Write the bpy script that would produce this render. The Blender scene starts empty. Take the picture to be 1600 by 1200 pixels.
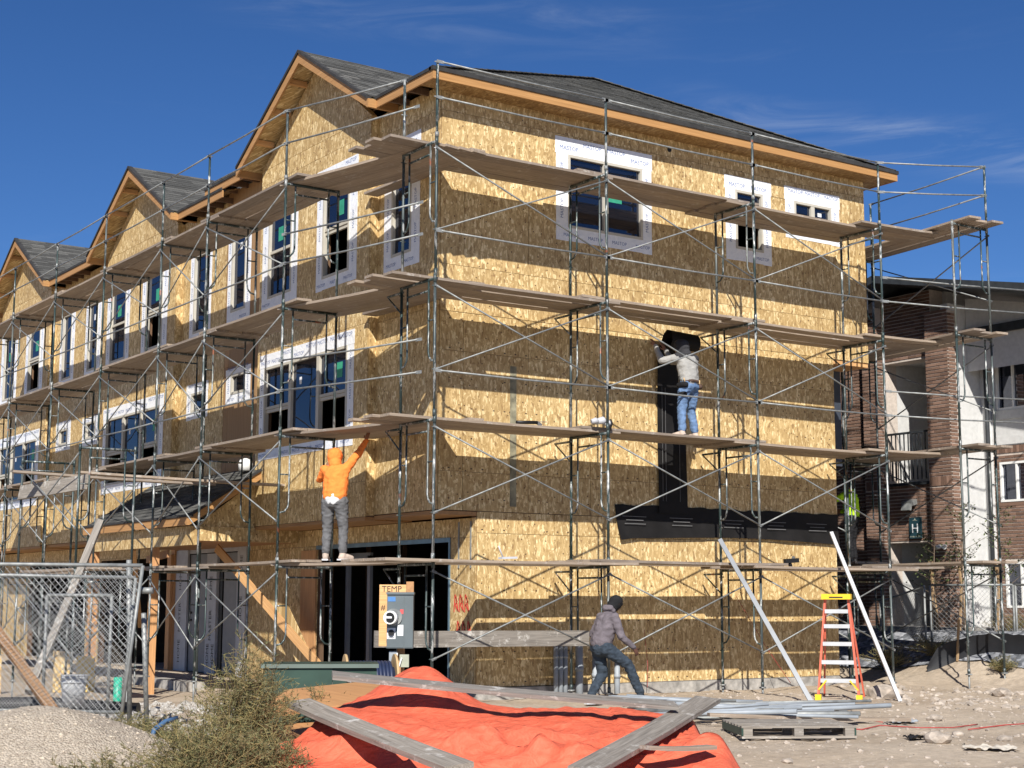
import bpy, bmesh, math, random
from mathutils import Vector, Matrix, noise
rnd = random.Random(7)
S = bpy.context.scene
COL = S.collection
R = math.radians

# ------------------------------------------------------------------ camera, world, sun, exposure
cam = bpy.data.cameras.new('camera'); camo = bpy.data.objects.new('camera', cam); COL.objects.link(camo)
yaw, pitch, roll = R(34.257), R(8.0016), R(0.1605)
fw = Vector((math.sin(yaw)*math.cos(pitch), math.cos(yaw)*math.cos(pitch), math.sin(pitch)))
r0 = Vector((math.cos(yaw), -math.sin(yaw), 0)); u0 = r0.cross(fw)
rr = math.cos(roll)*r0 + math.sin(roll)*u0; uu = -math.sin(roll)*r0 + math.cos(roll)*u0
M = Matrix((rr, uu, -fw)).transposed().to_4x4(); M.translation = Vector((-11.188, -18.351, 1.436))
camo.matrix_world = M
cam.sensor_width = 36; cam.lens = 2424.6/1600*36; cam.clip_start = .1; cam.clip_end = 2000
S.camera = camo
SUN = Vector((.72, 1, -.936)).normalized()
elev = math.asin(-SUN.z); azim = math.atan2(-SUN.x, -SUN.y)
W = bpy.data.worlds.new('World'); S.world = W; W.use_nodes = True
nt = W.node_tree; bg = nt.nodes['Background']
sky = nt.nodes.new('ShaderNodeTexSky'); sky.sky_type = 'NISHITA'; sky.sun_disc = False
sky.sun_elevation = elev; sky.sun_rotation = azim; sky.altitude = 2500; sky.air_density = 1.0; sky.dust_density = .0; sky.ozone_density = 5
# thin cirrus wisps, laid by direction on the sky itself
tc = nt.nodes.new('ShaderNodeTexCoord')
def wm(op, a, b=None, c=None):
    x = nt.nodes.new('ShaderNodeMath'); x.operation = op
    for k_, v_ in enumerate((a, b, c)):
        if v_ is None: continue
        if isinstance(v_, (int, float)): x.inputs[k_].default_value = v_
        else: nt.links.new(v_, x.inputs[k_])
    return x.outputs[0]
def wdot(v):
    x = nt.nodes.new('ShaderNodeVectorMath'); x.operation = 'DOT_PRODUCT'; nt.links.new(tc.outputs['Generated'], x.inputs[0]); x.inputs[1].default_value = v; return x.outputs['Value']
def wsm(x, a, b):
    r_ = nt.nodes.new('ShaderNodeMapRange'); r_.interpolation_type = 'SMOOTHSTEP'; nt.links.new(x, r_.inputs[0]); r_.inputs[1].default_value = a; r_.inputs[2].default_value = b; return r_.outputs[0]
nz = nt.nodes.new('ShaderNodeTexNoise'); nz.inputs['Scale'].default_value = 9; nz.inputs['Detail'].default_value = 8; nz.inputs['Roughness'].default_value = .62; nz.inputs['Distortion'].default_value = .7
mp = nt.nodes.new('ShaderNodeMapping'); mp.inputs['Scale'].default_value = (1, 1, 6.5); nt.links.new(tc.outputs['Generated'], mp.inputs[0]); nt.links.new(mp.outputs[0], nz.inputs[0])
def wisp(d1, d2, half, c_in, c_out, amt):
    a, b = Vector(d1).normalized(), Vector(d2).normalized(); n_ = a.cross(b).normalized(); mid = (a+b).normalized()
    band = wsm(wm('ABSOLUTE', wdot(n_)), half, 0); al = wsm(wdot(mid), c_out, c_in)
    return wm('MULTIPLY', wm('MULTIPLY', band, al), wm('MULTIPLY', wsm(nz.outputs[0], .38, .78), amt))
mm_ = wm('ADD', wisp((.656, .693, .300), (.790, .556, .262), .024, .999, .985, .27), wisp((.42, .83, .37), (.55, .75, .355), .03, .999, .986, .12))
mm_ = wm('ADD', mm_, wm('MULTIPLY', wsm(nz.outputs[0], .55, .95), .05))
mx = nt.nodes.new('ShaderNodeMixRGB'); mx.inputs[2].default_value = (7.5, 8.2, 9.2, 1)
L = nt.links.new
hs = nt.nodes.new('ShaderNodeHueSaturation'); hs.inputs['Saturation'].default_value = 1.18; hs.inputs['Value'].default_value = 1.02; hs.inputs['Hue'].default_value = .508
L(sky.outputs[0], hs.inputs['Color']); L(mm_, mx.inputs[0]); L(hs.outputs[0], mx.inputs[1]); L(mx.outputs[0], bg.inputs[0])
bg.inputs[1].default_value = .068
sl = bpy.data.lights.new('sun', 'SUN'); sl.energy = 5.0; sl.angle = R(.53); sl.color = (1, .955, .88)
so = bpy.data.objects.new('sun', sl); COL.objects.link(so); so.rotation_euler = SUN.to_track_quat('-Z', 'Y').to_euler()
S.view_settings.view_transform = 'Standard'; S.view_settings.look = 'None'; S.view_settings.exposure = .45; S.view_settings.gamma = 1
S.view_settings.use_curve_mapping = False
S.render.engine = 'CYCLES'
S.cycles.max_bounces = 6; S.cycles.diffuse_bounces = 3; S.cycles.transparent_max_bounces = 8

# ------------------------------------------------------------------ materials
MATS = {}
class NT:
    def __init__(s, name):
        s.m = bpy.data.materials.new(name); s.m.use_nodes = True; s.t = s.m.node_tree
        s.b = s.t.nodes['Principled BSDF']; MATS[name] = s.m
    def n(s, typ, **k):
        x = s.t.nodes.new('ShaderNode'+typ)
        for a, v in k.items():
            if a[0] == 'i':
                key = a[1:]; key = int(key) if key.isdigit() else key.replace('_', ' ')
                if isinstance(v, bpy.types.NodeSocket): s.t.links.new(v, x.inputs[key])
                else: x.inputs[key].default_value = v
            else: setattr(x, a, v)
        return x
    def ramp(s, fac, stops, interp='LINEAR'):
        x = s.t.nodes.new('ShaderNodeValToRGB'); e = x.color_ramp; e.interpolation = interp
        while len(e.elements) < len(stops): e.elements.new(.5)
        for el, (p, c) in zip(e.elements, stops): el.position = p; el.color = (*c, 1)
        s.t.links.new(fac, x.inputs[0]); return x.outputs[0]
    def math(s, op, a, b=None, c=None):
        x = s.t.nodes.new('ShaderNodeMath'); x.operation = op
        for i, v in enumerate((a, b, c)):
            if v is None: continue
            if isinstance(v, (int, float)): x.inputs[i].default_value = v
            else: s.t.links.new(v, x.inputs[i])
        return x.outputs[0]
    def mix(s, f, a, b, mode='MIX'):
        x = s.t.nodes.new('ShaderNodeMixRGB'); x.blend_type = mode
        for i, v in enumerate((f, a, b)):
            if isinstance(v, (int, float)): x.inputs[i].default_value = v
            elif isinstance(v, tuple): x.inputs[i].default_value = (*v, 1)
            else: s.t.links.new(v, x.inputs[i])
        return x.outputs[0]
    def bump(s, h, st=.3, d=.01):
        x = s.n('Bump', iHeight=h, iStrength=st, iDistance=d); s.t.links.new(x.outputs[0], s.b.inputs['Normal'])
    def col(s, c):
        if isinstance(c, tuple): s.b.inputs['Base Color'].default_value = (*c, 1)
        else: s.t.links.new(c, s.b.inputs['Base Color'])
    def rough(s, r):
        if isinstance(r, (int, float)): s.b.inputs['Roughness'].default_value = r
        else: s.t.links.new(r, s.b.inputs['Roughness'])
    def obj(s): return s.n('TexCoord').outputs['Object']
    def rand(s): return s.n('ObjectInfo').outputs['Random']
    def uv(s, horiz=False, off=True):
        o = s.n('SeparateXYZ', i0=s.obj()); X, Y, Z = o.outputs
        if horiz: u, v = X, Y
        else: u, v = s.math('ADD', X, Y), Z
        if off:
            r = s.rand(); u = s.math('ADD', u, s.math('MULTIPLY', r, 37.)); v = s.math('ADD', v, s.math('MULTIPLY', r, 91.))
        return s.n('CombineXYZ', i0=u, i1=v).outputs[0]

def plain(name, c, rough=.7, metal=0, var=.12, nscale=6, bump=0, spec=.4):
    k = NT(name); o = k.obj()
    nz = k.n('TexNoise', i0=o, iScale=nscale, iDetail=5.)
    lo = tuple(max(0, x*(1-var*1.6)) for x in c); hi = tuple(min(1, x*(1+var)) for x in c)
    k.col(k.ramp(nz.outputs[0], [(.3, lo), (.7, hi)])); k.rough(rough); k.b.inputs['Metallic'].default_value = metal
    k.b.inputs['Specular IOR Level'].default_value = spec
    if bump: k.bump(nz.outputs[0], bump, .01)
    return k.m

def osb(name, horiz=False, tint=(1, 1, 1), dots=False):
    k = NT(name); p = k.uv(horiz)
    wn = k.n('TexNoise', i0=p, iScale=2.2, iDetail=3.)
    pw = k.mix(.10, p, wn.outputs[1], 'ADD')
    def layer(rot, sx, sy, seed):
        m = k.n('Mapping', i0=pw, iRotation=(0, 0, R(rot)), iScale=(sx, sy, 1), iLocation=(seed, seed*.7, 0))
        v = k.n('TexVoronoi', i0=m.outputs[0], iScale=1., iRandomness=1.); v.voronoi_dimensions = '2D'
        return k.n('SeparateColor', i0=v.outputs['Color']).outputs[0]
    a = layer(24, 25, 8.0, 0); b = layer(-19, 28, 8, 11); c = layer(66, 28, 8.5, 23); f = layer(5, 55, 13, 5)
    ms = k.n('TexNoise', i0=p, iScale=11., iDetail=3.).outputs[0]
    ab = k.mix(k.math('GREATER_THAN', ms, .51), a, b); ms2 = k.n('TexNoise', i0=p, iScale=10., iDetail=1.).outputs[1]
    g = k.math('GREATER_THAN', k.n('SeparateColor', i0=ms2).outputs[2], .58)
    abc = k.mix(g, ab, c); h = k.mix(.33, abc, f)
    t = lambda *q: tuple(x*y for x, y in zip(q, tint))
    cr = k.ramp(h, [(.04, t(.27, .165, .075)), (.2, t(.43, .29, .125)), (.48, t(.52, .365, .17)), (.68, t(.62, .455, .225)), (.84, t(.84, .68, .40))])
    big = k.n('TexNoise', i0=p, iScale=.8, iDetail=2.).outputs[0]
    cr = k.mix(1, cr, k.ramp(big, [(.3, (.86, .84, .8)), (.7, (1.06, 1.05, 1.02))]), 'MULTIPLY')
    rb = k.ramp(k.rand(), [(0, (.90, .88, .84)), (1, (1.05, 1.06, 1.06))]); cr = k.mix(1, cr, rb, 'MULTIPLY')
    # knots and nail heads
    v2 = k.n('TexVoronoi', i0=p, iScale=3.1); v2.voronoi_dimensions = '2D'
    kn = k.math('LESS_THAN', v2.outputs['Distance'], .035); cr = k.mix(kn, cr, (.07, .035, .015))
    if dots:
        q = k.n('SeparateXYZ', i0=k.uv(horiz, False)); U, V = q.outputs[0], q.outputs[1]
        du = k.math('ABSOLUTE', k.math('SUBTRACT', k.math('FRACT', k.math('DIVIDE', U, .203)), .5))
        dv = k.math('ABSOLUTE', k.math('SUBTRACT', k.math('FRACT', k.math('DIVIDE', V, .46)), .5))
        dd = k.math('MULTIPLY', k.math('LESS_THAN', du, .085), k.math('LESS_THAN', dv, .02))
        bz = k.n('TexNoise', i0=k.uv(horiz, False), iScale=1.3).outputs[0]
        low = k.math('MULTIPLY', k.math('LESS_THAN', V, 5.9), k.math('GREATER_THAN', bz, .45))
        cr = k.mix(k.math('MULTIPLY', dd, low), cr, (.06, .035, .02))
    k.col(cr); k.rough(k.ramp(h, [(0, (.7,)*3), (1, (.48,)*3)])); k.bump(h, .35, .006)
    return k.m
osb('osb'); osb('osb_marked', dots=True); osb('osb_flat', horiz=True, tint=(.6, .52, .45)); osb('osb_dark', tint=(.62, .55, .5))

def wood(name, c0, c1, axis='X', ring=9., rough=.7, white=0, wavey=2.):
    k = NT(name); o = k.obj(); r = k.rand()
    oo = k.n('VectorMath', operation='ADD', i0=o, i1=k.n('CombineXYZ', i0=k.math('MULTIPLY', r, 13.), i1=k.math('MULTIPLY', r, 7.), i2=k.math('MULTIPLY', r, 3.)).outputs[0]).outputs[0]
    sc = {'X': (.35, 9, 9), 'Y': (9, .35, 9), 'Z': (9, 9, .35)}[axis]
    m = k.n('Mapping', i0=oo, iScale=sc)
    nz = k.n('TexNoise', i0=m.outputs[0], iScale=1.6, iDetail=6., iRoughness=.6, iDistortion=wavey)
    fine = k.n('TexNoise', i0=m.outputs[0], iScale=ring, iDetail=3.)
    h = k.mix(.45, nz.outputs[0], fine.outputs[0])
    cr = k.ramp(h, [(.3, c0), (.68, c1)])
    cr = k.mix(1, cr, k.ramp(r, [(0, (.78, .78, .8)), (.5, (1, .98, .95)), (1, (1.15, 1.12, 1.08))]), 'MULTIPLY')
    if white:
        sp = k.n('TexNoise', i0=oo, iScale=5.5, iDetail=8., iRoughness=.75).outputs[0]
        cr = k.mix(k.ramp(sp, [(.56, (0,)*3), (.66, (white,)*3)]), cr, (.62, .60, .56))
    k.col(cr); k.rough(rough); k.bump(h, .4, .006); return k.m
wood('plank_wood', (.17, .13, .10), (.40, .33, .26), white=.35)
wood('weathered_plank', (.12, .105, .09), (.36, .33, .29), white=.75)
wood('pine', (.48, .25, .10), (.72, .44, .20), 'X'); wood('pine_vertical', (.40, .20, .085), (.66, .37, .17), 'Z')
wood('fascia_pine', (.33, .17, .058), (.50, .275, .105), 'X', ring=5); wood('fascia_pine_y', (.32, .165, .062), (.50, .28, .115), 'Y', ring=5)
wood('dark_stud', (.10, .055, .03), (.2, .12, .07), 'Z'); wood('plywood', (.36, .18, .075), (.52, .28, .12), 'Y', ring=3); wood('plywood_vertical', (.33, .19, .085), (.46, .28, .13), 'Z', ring=3); wood('brown_lumber', (.20, .115, .055), (.36, .21, .11), 'X')

def metal():
    k = NT('scaffold_steel'); o = k.obj(); r = k.rand()
    oo = k.n('VectorMath', operation='ADD', i0=o, i1=k.n('CombineXYZ', i0=k.math('MULTIPLY', r, 31.), i1=r).outputs[0]).outputs[0]
    m = k.n('Mapping', i0=oo, iScale=(6, 6, 1.4)); n1 = k.n('TexNoise', i0=m.outputs[0], iScale=2.4, iDetail=8., iRoughness=.72).outputs[0]
    chip = k.ramp(n1, [(.53, (0,)*3), (.58, (1,)*3)])
    paint = k.ramp(r, [(0, (.02, .042, .04)), (.5, (.035, .055, .055)), (.85, (.06, .078, .08)), (1, (.12, .13, .12))])
    gal = k.ramp(k.n('TexNoise', i0=oo, iScale=14.).outputs[0], [(.3, (.26, .27, .27)), (.7, (.50, .51, .50))])
    c = k.mix(chip, paint, gal)
    rs = k.n('TexNoise', i0=oo, iScale=3.1, iDetail=4.).outputs[0]
    c = k.mix(k.ramp(rs, [(.68, (0,)*3), (.72, (.8,)*3)]), c, (.30, .09, .04))
    k.col(c); k.rough(.45); k.b.inputs['Metallic'].default_value = .25; k.b.inputs['Specular IOR Level'].default_value = .6
    k.bump(n1, .15, .003); return k.m
metal()
def galv():
    k = NT('galvanised'); o = k.obj()
    n1 = k.n('TexNoise', i0=o, iScale=9., iDetail=6.).outputs[0]
    k.col(k.ramp(n1, [(.3, (.17, .18, .18)), (.7, (.33, .34, .33))])); k.rough(.55); k.b.inputs['Metallic'].default_value = .35; return k.m
galv()
plain('bright_steel', (.09, .11, .14), .4, .0, .15, spec=.6); plain('aluminium', (.52, .53, .54), .5, .1, .08)
plain('fence_wire', (.40, .41, .41), .5, .2)
def shingle():
    k = NT('shingle'); a = k.n('Attribute', attribute_name='var').outputs['Fac']
    g = k.n('TexNoise', i0=k.obj(), iScale=60., iDetail=3.).outputs[0]
    c = k.ramp(a, [(0, (.07, .07, .067)), (.35, (.088, .088, .084)), (.7, (.115, .115, .109)), (1, (.15, .147, .138))])
    k.col(k.mix(.8, c, k.ramp(g, [(.35, (.5,)*3), (.65, (1.2,)*3)]), 'MULTIPLY')); k.rough(.95); k.b.inputs['Specular IOR Level'].default_value = .15; return k.m
shingle()
plain('roof_edge', (.035, .034, .034), .8, var=.2)
def tape():
    k = NT('flashing_tape'); p = k.uv()
    w1 = k.n('TexNoise', i0=p, iScale=9., iDetail=3., iDistortion=1.2).outputs[0]
    k.col(k.ramp(w1, [(.3, (.74, .76, .80)), (.7, (.86, .87, .89))])); k.rough(.42)
    k.bump(w1, .5, .02); return k.m
tape()
plain('ink_blue', (.07, .13, .33), .6); plain('ink_black', (.02, .02, .022), .6); plain('ink_grey', (.13, .13, .13), .7); plain('ink_red', (.62, .07, .05), .7)
plain('almond_vinyl', (.50, .47, .40), .5, var=.05); plain('white_vinyl', (.78, .78, .76), .5, var=.05)
def glass():
    k = NT('window_glass'); t = k.t
    gl = k.n('BsdfGlossy', iRoughness=.015); gl.inputs[0].default_value = (.62, .64, .74, 1)
    df = k.n('BsdfDiffuse'); df.inputs[0].default_value = (.008, .011, .02, 1)
    tr = k.n('BsdfTransparent'); tr.inputs[0].default_value = (.35, .42, .5, 1)
    m0 = k.n('MixShader', i0=.35, i1=df.outputs[0], i2=tr.outputs[0])
    wv = k.n('TexNoise', i0=k.obj(), iScale=1.1, iDetail=1.).outputs[0]; b = k.n('Bump', iHeight=wv, iStrength=.05, iDistance=.05)
    t.links.new(b.outputs[0], gl.inputs['Normal'])
    fr = k.n('LayerWeight', iBlend=.42); f = k.math('ADD', k.math('MULTIPLY', fr.outputs[0], .7), .10)
    m1 = k.n('MixShader', i0=f, i1=m0.outputs[0], i2=gl.outputs[0])
    t.links.new(m1.outputs[0], t.nodes['Material Output'].inputs[0]); return k.m
glass()
plain('sticker_green', (.04, .30, .18), .5); plain('sticker_white', (.75, .76, .78), .5); plain('sticker_red', (.65, .10, .10), .5); plain('sticker_blue', (.08, .22, .50), .5)
def paper():
    k = NT('building_paper'); p = k.uv(off=False)
    n1 = k.n('TexNoise', i0=p, iScale=3., iDetail=4.).outputs[0]
    k.col(k.ramp(n1, [(.3, (.010, .0095, .0095)), (.7, (.017, .016, .016))])); k.rough(.62); k.b.inputs['Specular IOR Level'].default_value = .15; k.bump(n1, .3, .02); return k.m
paper()
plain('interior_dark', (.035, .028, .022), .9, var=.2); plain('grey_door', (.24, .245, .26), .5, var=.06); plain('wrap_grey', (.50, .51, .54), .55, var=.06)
plain('concrete', (.36, .34, .31), .9, var=.25, nscale=9, bump=.4); plain('zinc_flash', (.16, .26, .34), .35, .4)
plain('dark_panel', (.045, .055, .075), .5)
def ground():
    k = NT('dirt'); o = k.obj()
    a = k.n('TexNoise', i0=o, iScale=.5, iDetail=5.).outputs[0]; b = k.n('TexNoise', i0=o, iScale=9., iDetail=8., iRoughness=.7).outputs[0]
    c = k.ramp(a, [(.35, (.37, .30, .225)), (.6, (.46, .385, .30))])
    c = k.mix(.85, c, k.ramp(b, [(.3, (.72, .71, .70)), (.7, (1.18, 1.17, 1.16))]), 'MULTIPLY')
    v = k.n('TexVoronoi', i0=o, iScale=26.); s_ = k.n('SeparateColor', i0=v.outputs['Color']).outputs[0]
    st = k.math('MULTIPLY', k.math('LESS_THAN', v.outputs['Distance'], .30), k.math('GREATER_THAN', s_, .80))
    c = k.mix(k.math('MULTIPLY', st, .7), c, k.ramp(s_, [(.8, (.44, .39, .33)), (1, (.56, .52, .46))]))
    k.col(c); k.rough(.95); k.b.inputs['Specular IOR Level'].default_value = .15
    h = k.math('ADD', k.math('MULTIPLY', b, 1.), k.math('MULTIPLY', st, .8)); k.bump(h, .7, .03); return k.m
ground()
def gravel(name, cs, scale=34.):
    k = NT(name); v = k.n('TexVoronoi', i0=k.obj(), iScale=scale); s_ = k.n('SeparateColor', i0=v.outputs['Color']).outputs[0]
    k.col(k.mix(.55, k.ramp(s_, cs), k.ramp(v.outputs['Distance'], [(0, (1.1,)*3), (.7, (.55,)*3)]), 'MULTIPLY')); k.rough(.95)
    k.bump(k.math('SUBTRACT', 1., v.outputs['Distance']), .8, .02); return k.m
gravel('gravel_beige', [(0, (.38, .31, .235)), (1, (.60, .515, .41))], 55.); gravel('gravel_grey', [(0, (.07, .075, .085)), (.5, (.17, .18, .20)), (1, (.42, .43, .46))], 11.)
gravel('gravel_pale', [(0, (.34, .31, .27)), (1, (.62, .59, .54))], 30.)
plain('rock_pale', (.56, .48, .38), .95, var=.2, nscale=20); plain('rock', (.42, .36, .30), .95, var=.3, nscale=7, bump=.5)
def tarpm():
    k = NT('orange_tarp'); o = k.obj()
    n1 = k.n('TexNoise', i0=k.n('Mapping', i0=o, iScale=(2, 5, 3), iRotation=(0, 0, .5)).outputs[0], iScale=3.2, iDetail=7., iRoughness=.6, iDistortion=1.2).outputs[0]
    k.col(k.ramp(n1, [(.3, (.60, .105, .052)), (.7, (.76, .165, .09))])); k.rough(.62); k.bump(n1, .8, .035)
    v = k.b; v.inputs['Specular IOR Level'].default_value = .3; return k.m
tarpm()
def brickm():
    k = NT('brick'); r = k.n('Attribute', attribute_name='var').outputs['Fac']; q = k.rand()
    n1 = k.n('TexNoise', i0=k.obj(), iScale=30., iDetail=3.).outputs[0]
    k.col(k.mix(.4, k.ramp(k.math('FRACT', k.math('ADD', r, q)), [(0, (.13, .075, .052)), (.6, (.20, .118, .082)), (1, (.27, .165, .12))]), k.ramp(n1, [(.3, (.7,)*3), (.7, (1.2,)*3)]), 'MULTIPLY')); k.rough(.9); return k.m
brickm()
plain('smear', (.27, .25, .17), .8, var=.3, nscale=8); plain('mortar', (.56, .49, .43), .95, var=.1, nscale=20); plain('stucco', (.58, .58, .57), .95, var=.06, nscale=12, bump=.2)
plain('dark_roof', (.035, .04, .045), .6, var=.2); plain('dark_stucco', (.10, .11, .13), .9)
plain('sign_teal', (.018, .05, .065), .4); plain('sign_white', (.8, .82, .84), .5); plain('blinds', (.35, .36, .36), .6)
plain('skin_brown', (.30, .14, .08), .55, var=.06); plain('skin_dark', (.11, .05, .035), .55); 
def cloth(name, c, var=.25, sc=9., bump=.5, rough=.9):
    k = NT(name); n1 = k.n('TexNoise', i0=k.obj(), iScale=sc, iDetail=5., iDistortion=1.).outputs[0]
    k.col(k.ramp(n1, [(.3, tuple(x*(1-var) for x in c)), (.7, tuple(min(1, x*(1+var*.5)) for x in c))])); k.rough(rough); k.bump(n1, bump, .02)
    k.b.inputs['Specular IOR Level'].default_value = .15; return k.m
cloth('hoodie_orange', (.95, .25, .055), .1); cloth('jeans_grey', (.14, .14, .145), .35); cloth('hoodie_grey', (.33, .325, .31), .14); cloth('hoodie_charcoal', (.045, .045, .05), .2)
cloth('jeans_blue', (.13, .21, .36), .4); cloth('hoodie_mauve', (.155, .135, .15), .25); cloth('jeans_dark', (.045, .06, .08), .35); cloth('hivis', (.50, .85, .03), .12)
cloth('black_cloth', (.018, .018, .02), .3); cloth('leather', (.10, .065, .05), .4); cloth('boot_tan', (.52, .42, .35), .25); cloth('shirt_white', (.66, .67, .68), .1); cloth('pale_rag', (.46, .42, .36), .2); cloth('paint_skin', (.3, .14, .08), .05)
plain('transformer_green', (.028, .06, .045), .5, var=.15, nscale=3); plain('meter_grey', (.125, .15, .16), .5, .2, .1, nscale=3); plain('pvc_grey', (.30, .33, .36), .5, var=.1); plain('pvc_white', (.78, .78, .76), .4)
plain('cable_blue', (.02, .03, .07), .5); plain('reel_wood', (.50, .34, .17), .8); plain('ladder_orange', (.70, .15, .09), .45); plain('ladder_yellow', (.85, .56, .03), .45)
plain('black_plastic', (.012, .012, .013), .5); plain('bucket_white', (.66, .67, .68), .45); plain('green_pipe', (.02, .36, .23), .4); plain('blue_pipe', (.07, .14, .26), .4)
plain('insulation_yellow', (.70, .50, .16), .9); plain('silt_fabric', (.012, .013, .016), .55, bump=.2); plain('cord_red', (.38, .05, .045), .6); plain('hose_green', (.18, .46, .36), .4); plain('rag_green', (.38, .40, .32), .9, bump=.4)
def leafm(name, cs):
    k = NT(name); a = k.n('Attribute', attribute_name='var').outputs['Fac']
    k.col(k.ramp(a, cs)); k.rough(.7); k.b.inputs['Specular IOR Level'].default_value = .25
    return k.m
leafm('weed_leaf', [(0, (.06, .065, .03)), (.45, (.13, .135, .06)), (.8, (.21, .18, .09)), (1, (.30, .20, .11))]); leafm('weed_stem', [(0, (.16, .11, .06)), (1, (.42, .34, .14))])
leafm('tree_leaf', [(0, (.045, .07, .025)), (1, (.12, .15, .05))]); plain('bark', (.16, .12, .085), .9, var=.3); plain('stake_wood', (.36, .24, .13), .9)

# ------------------------------------------------------------------ mesh helpers
class MB:
    def __init__(s): s.v = []; s.f = []; s.mi = []; s.var = []; s.sm = []; s.cur = 0; s.cv = 0.; s.smooth = False
    def add(s, vs, fs):
        b = len(s.v); s.v += [tuple(v) for v in vs]
        for f in fs: s.f.append([b+i for i in f]); s.mi.append(s.cur); s.sm.append(s.smooth)
        s.var += [s.cv]*len(vs); return s
    def box(s, x0, x1, y0, y1, z0, z1):
        if x0 > x1: x0, x1 = x1, x0
        if y0 > y1: y0, y1 = y1, y0
        if z0 > z1: z0, z1 = z1, z0
        return s.add([(x0,y0,z0),(x1,y0,z0),(x1,y1,z0),(x0,y1,z0),(x0,y0,z1),(x1,y0,z1),(x1,y1,z1),(x0,y1,z1)],
            [(3,2,1,0),(4,5,6,7),(0,1,5,4),(1,2,6,5),(2,3,7,6),(3,0,4,7)])
    def beam(s, p0, p1, w, h, up=(0,0,1)):
        p0, p1 = Vector(p0), Vector(p1); d = (p1-p0).normalized(); up = Vector(up)
        if abs(d.dot(up)) > .99: up = Vector((0,1,0))
        a = d.cross(up).normalized()*w/2; b = a.cross(d).normalized()*h/2
        return s.add([p0-a-b,p0+a-b,p0+a+b,p0-a+b,p1-a-b,p1+a-b,p1+a+b,p1-a+b], [(0,1,2,3),(7,6,5,4),(4,5,1,0),(5,6,2,1),(6,7,3,2),(7,4,0,3)])
    def tube(s, pts, r, n=7, cap=True):
        pts = [Vector(p) for p in pts]; sm = s.smooth; s.smooth = True
        rs = r if isinstance(r, (list, tuple)) else [r]*len(pts)
        vs = []; prev = None
        for i, p in enumerate(pts):
            d = (pts[min(i+1, len(pts)-1)] - pts[max(i-1, 0)]).normalized()
            if prev is None: a = d.cross(Vector((0,0,1)) if abs(d.z) < .9 else Vector((1,0,0))).normalized()
            else: a = (prev - d*prev.dot(d)).normalized()
            prev = a; b = d.cross(a)
            for k in range(n):
                t = 2*math.pi*k/n; vs.append(p + (a*math.cos(t) + b*math.sin(t))*rs[i])
        fs = []
        for i in range(len(pts)-1):
            for k in range(n): fs.append((i*n+k, i*n+(k+1)%n, (i+1)*n+(k+1)%n, (i+1)*n+k))
        s.add(vs, fs); s.smooth = False
        if cap:
            b = len(s.v)-len(vs); s.f.append([b+k for k in range(n)][::-1]); s.f.append([b+(len(pts)-1)*n+k for k in range(n)]); s.mi += [s.cur]*2; s.sm += [False]*2
        s.smooth = sm; return s
    def quad(s, a, b, c, d): return s.add([a,b,c,d], [(0,1,2,3)])
    def prism(s, poly, axis, a0, a1):
        # poly in 2D, extruded along axis between a0 and a1
        def P(u, v, w): return {'x': (w,u,v), 'y': (u,w,v), 'z': (u,v,w)}[axis]
        n = len(poly); vs = [P(u,v,a0) for u,v in poly] + [P(u,v,a1) for u,v in poly]
        return s.add(vs, [tuple(range(n)), tuple(range(2*n-1, n-1, -1))] + [(i, n+i, n+(i+1)%n, (i+1)%n) for i in range(n)])
    def mesh(s, name, mats):
        me = bpy.data.meshes.new(name); me.from_pydata(s.v, [], s.f)
        for m in (mats if isinstance(mats, (list, tuple)) else [mats]): me.materials.append(MATS[m])
        me.polygons.foreach_set('material_index', s.mi); me.polygons.foreach_set('use_smooth', s.sm)
        at = me.attributes.new('var', 'FLOAT', 'POINT'); at.data.foreach_set('value', s.var)
        bm = bmesh.new(); bm.from_mesh(me); bmesh.ops.recalc_face_normals(bm, faces=bm.faces); bm.to_mesh(me); bm.free()
        me.update(); return me
    def build(s, name, mats, parent=None, kind=None):
        return link(name, s.mesh(name, mats), parent, kind)
def link(name, me, parent=None, kind=None):
    o = bpy.data.objects.new(name, me); COL.objects.link(o)
    if parent is not None: o.parent = parent
    if kind: o['kind'] = kind
    return o
def tag(o, label, cat, group=None, kind=None):
    if kind: o['kind'] = kind
    if label: o['label'] = label
    if cat: o['category'] = cat
    if group: o['group'] = group
    return o
def thing(name, label, cat, loc=(0,0,0), rz=0, group=None):
    o = bpy.data.objects.new(name, None); COL.objects.link(o); o.empty_display_size = .2
    o.location = loc; o.rotation_euler = (0,0,rz); return tag(o, label, cat, group)
def struct(o): o['kind'] = 'structure'; return o
def dup(root, loc, rot, label, group=None):
    r = root.copy(); COL.objects.link(r); r.location = loc; r.rotation_euler = rot; r['label'] = label
    if group: r['group'] = group
    for ch in list(root.children):
        c = ch.copy(); COL.objects.link(c); c.parent = r
        for g in ch.children:
            d = g.copy(); COL.objects.link(d); d.parent = c
    return r
def text(name, s, size, mat, parent, loc, xdir, updir, depth=.001, align='CENTER'):
    cu = bpy.data.curves.new('t', 'FONT'); cu.body = s; cu.size = size; cu.extrude = depth; cu.align_x = align; cu.align_y = 'CENTER'
    t = bpy.data.objects.new('t', cu); COL.objects.link(t); dg = bpy.context.evaluated_depsgraph_get()
    me = bpy.data.meshes.new_from_object(t.evaluated_get(dg)); bpy.data.objects.remove(t)
    me.materials.clear(); me.materials.append(MATS[mat])
    x = Vector(xdir).normalized(); y = Vector(updir).normalized(); z = x.cross(y)
    m = Matrix((x, y, z)).transposed().to_4x4(); m.translation = Vector(loc); me.transform(m)
    return link(name, me, parent)
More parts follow.
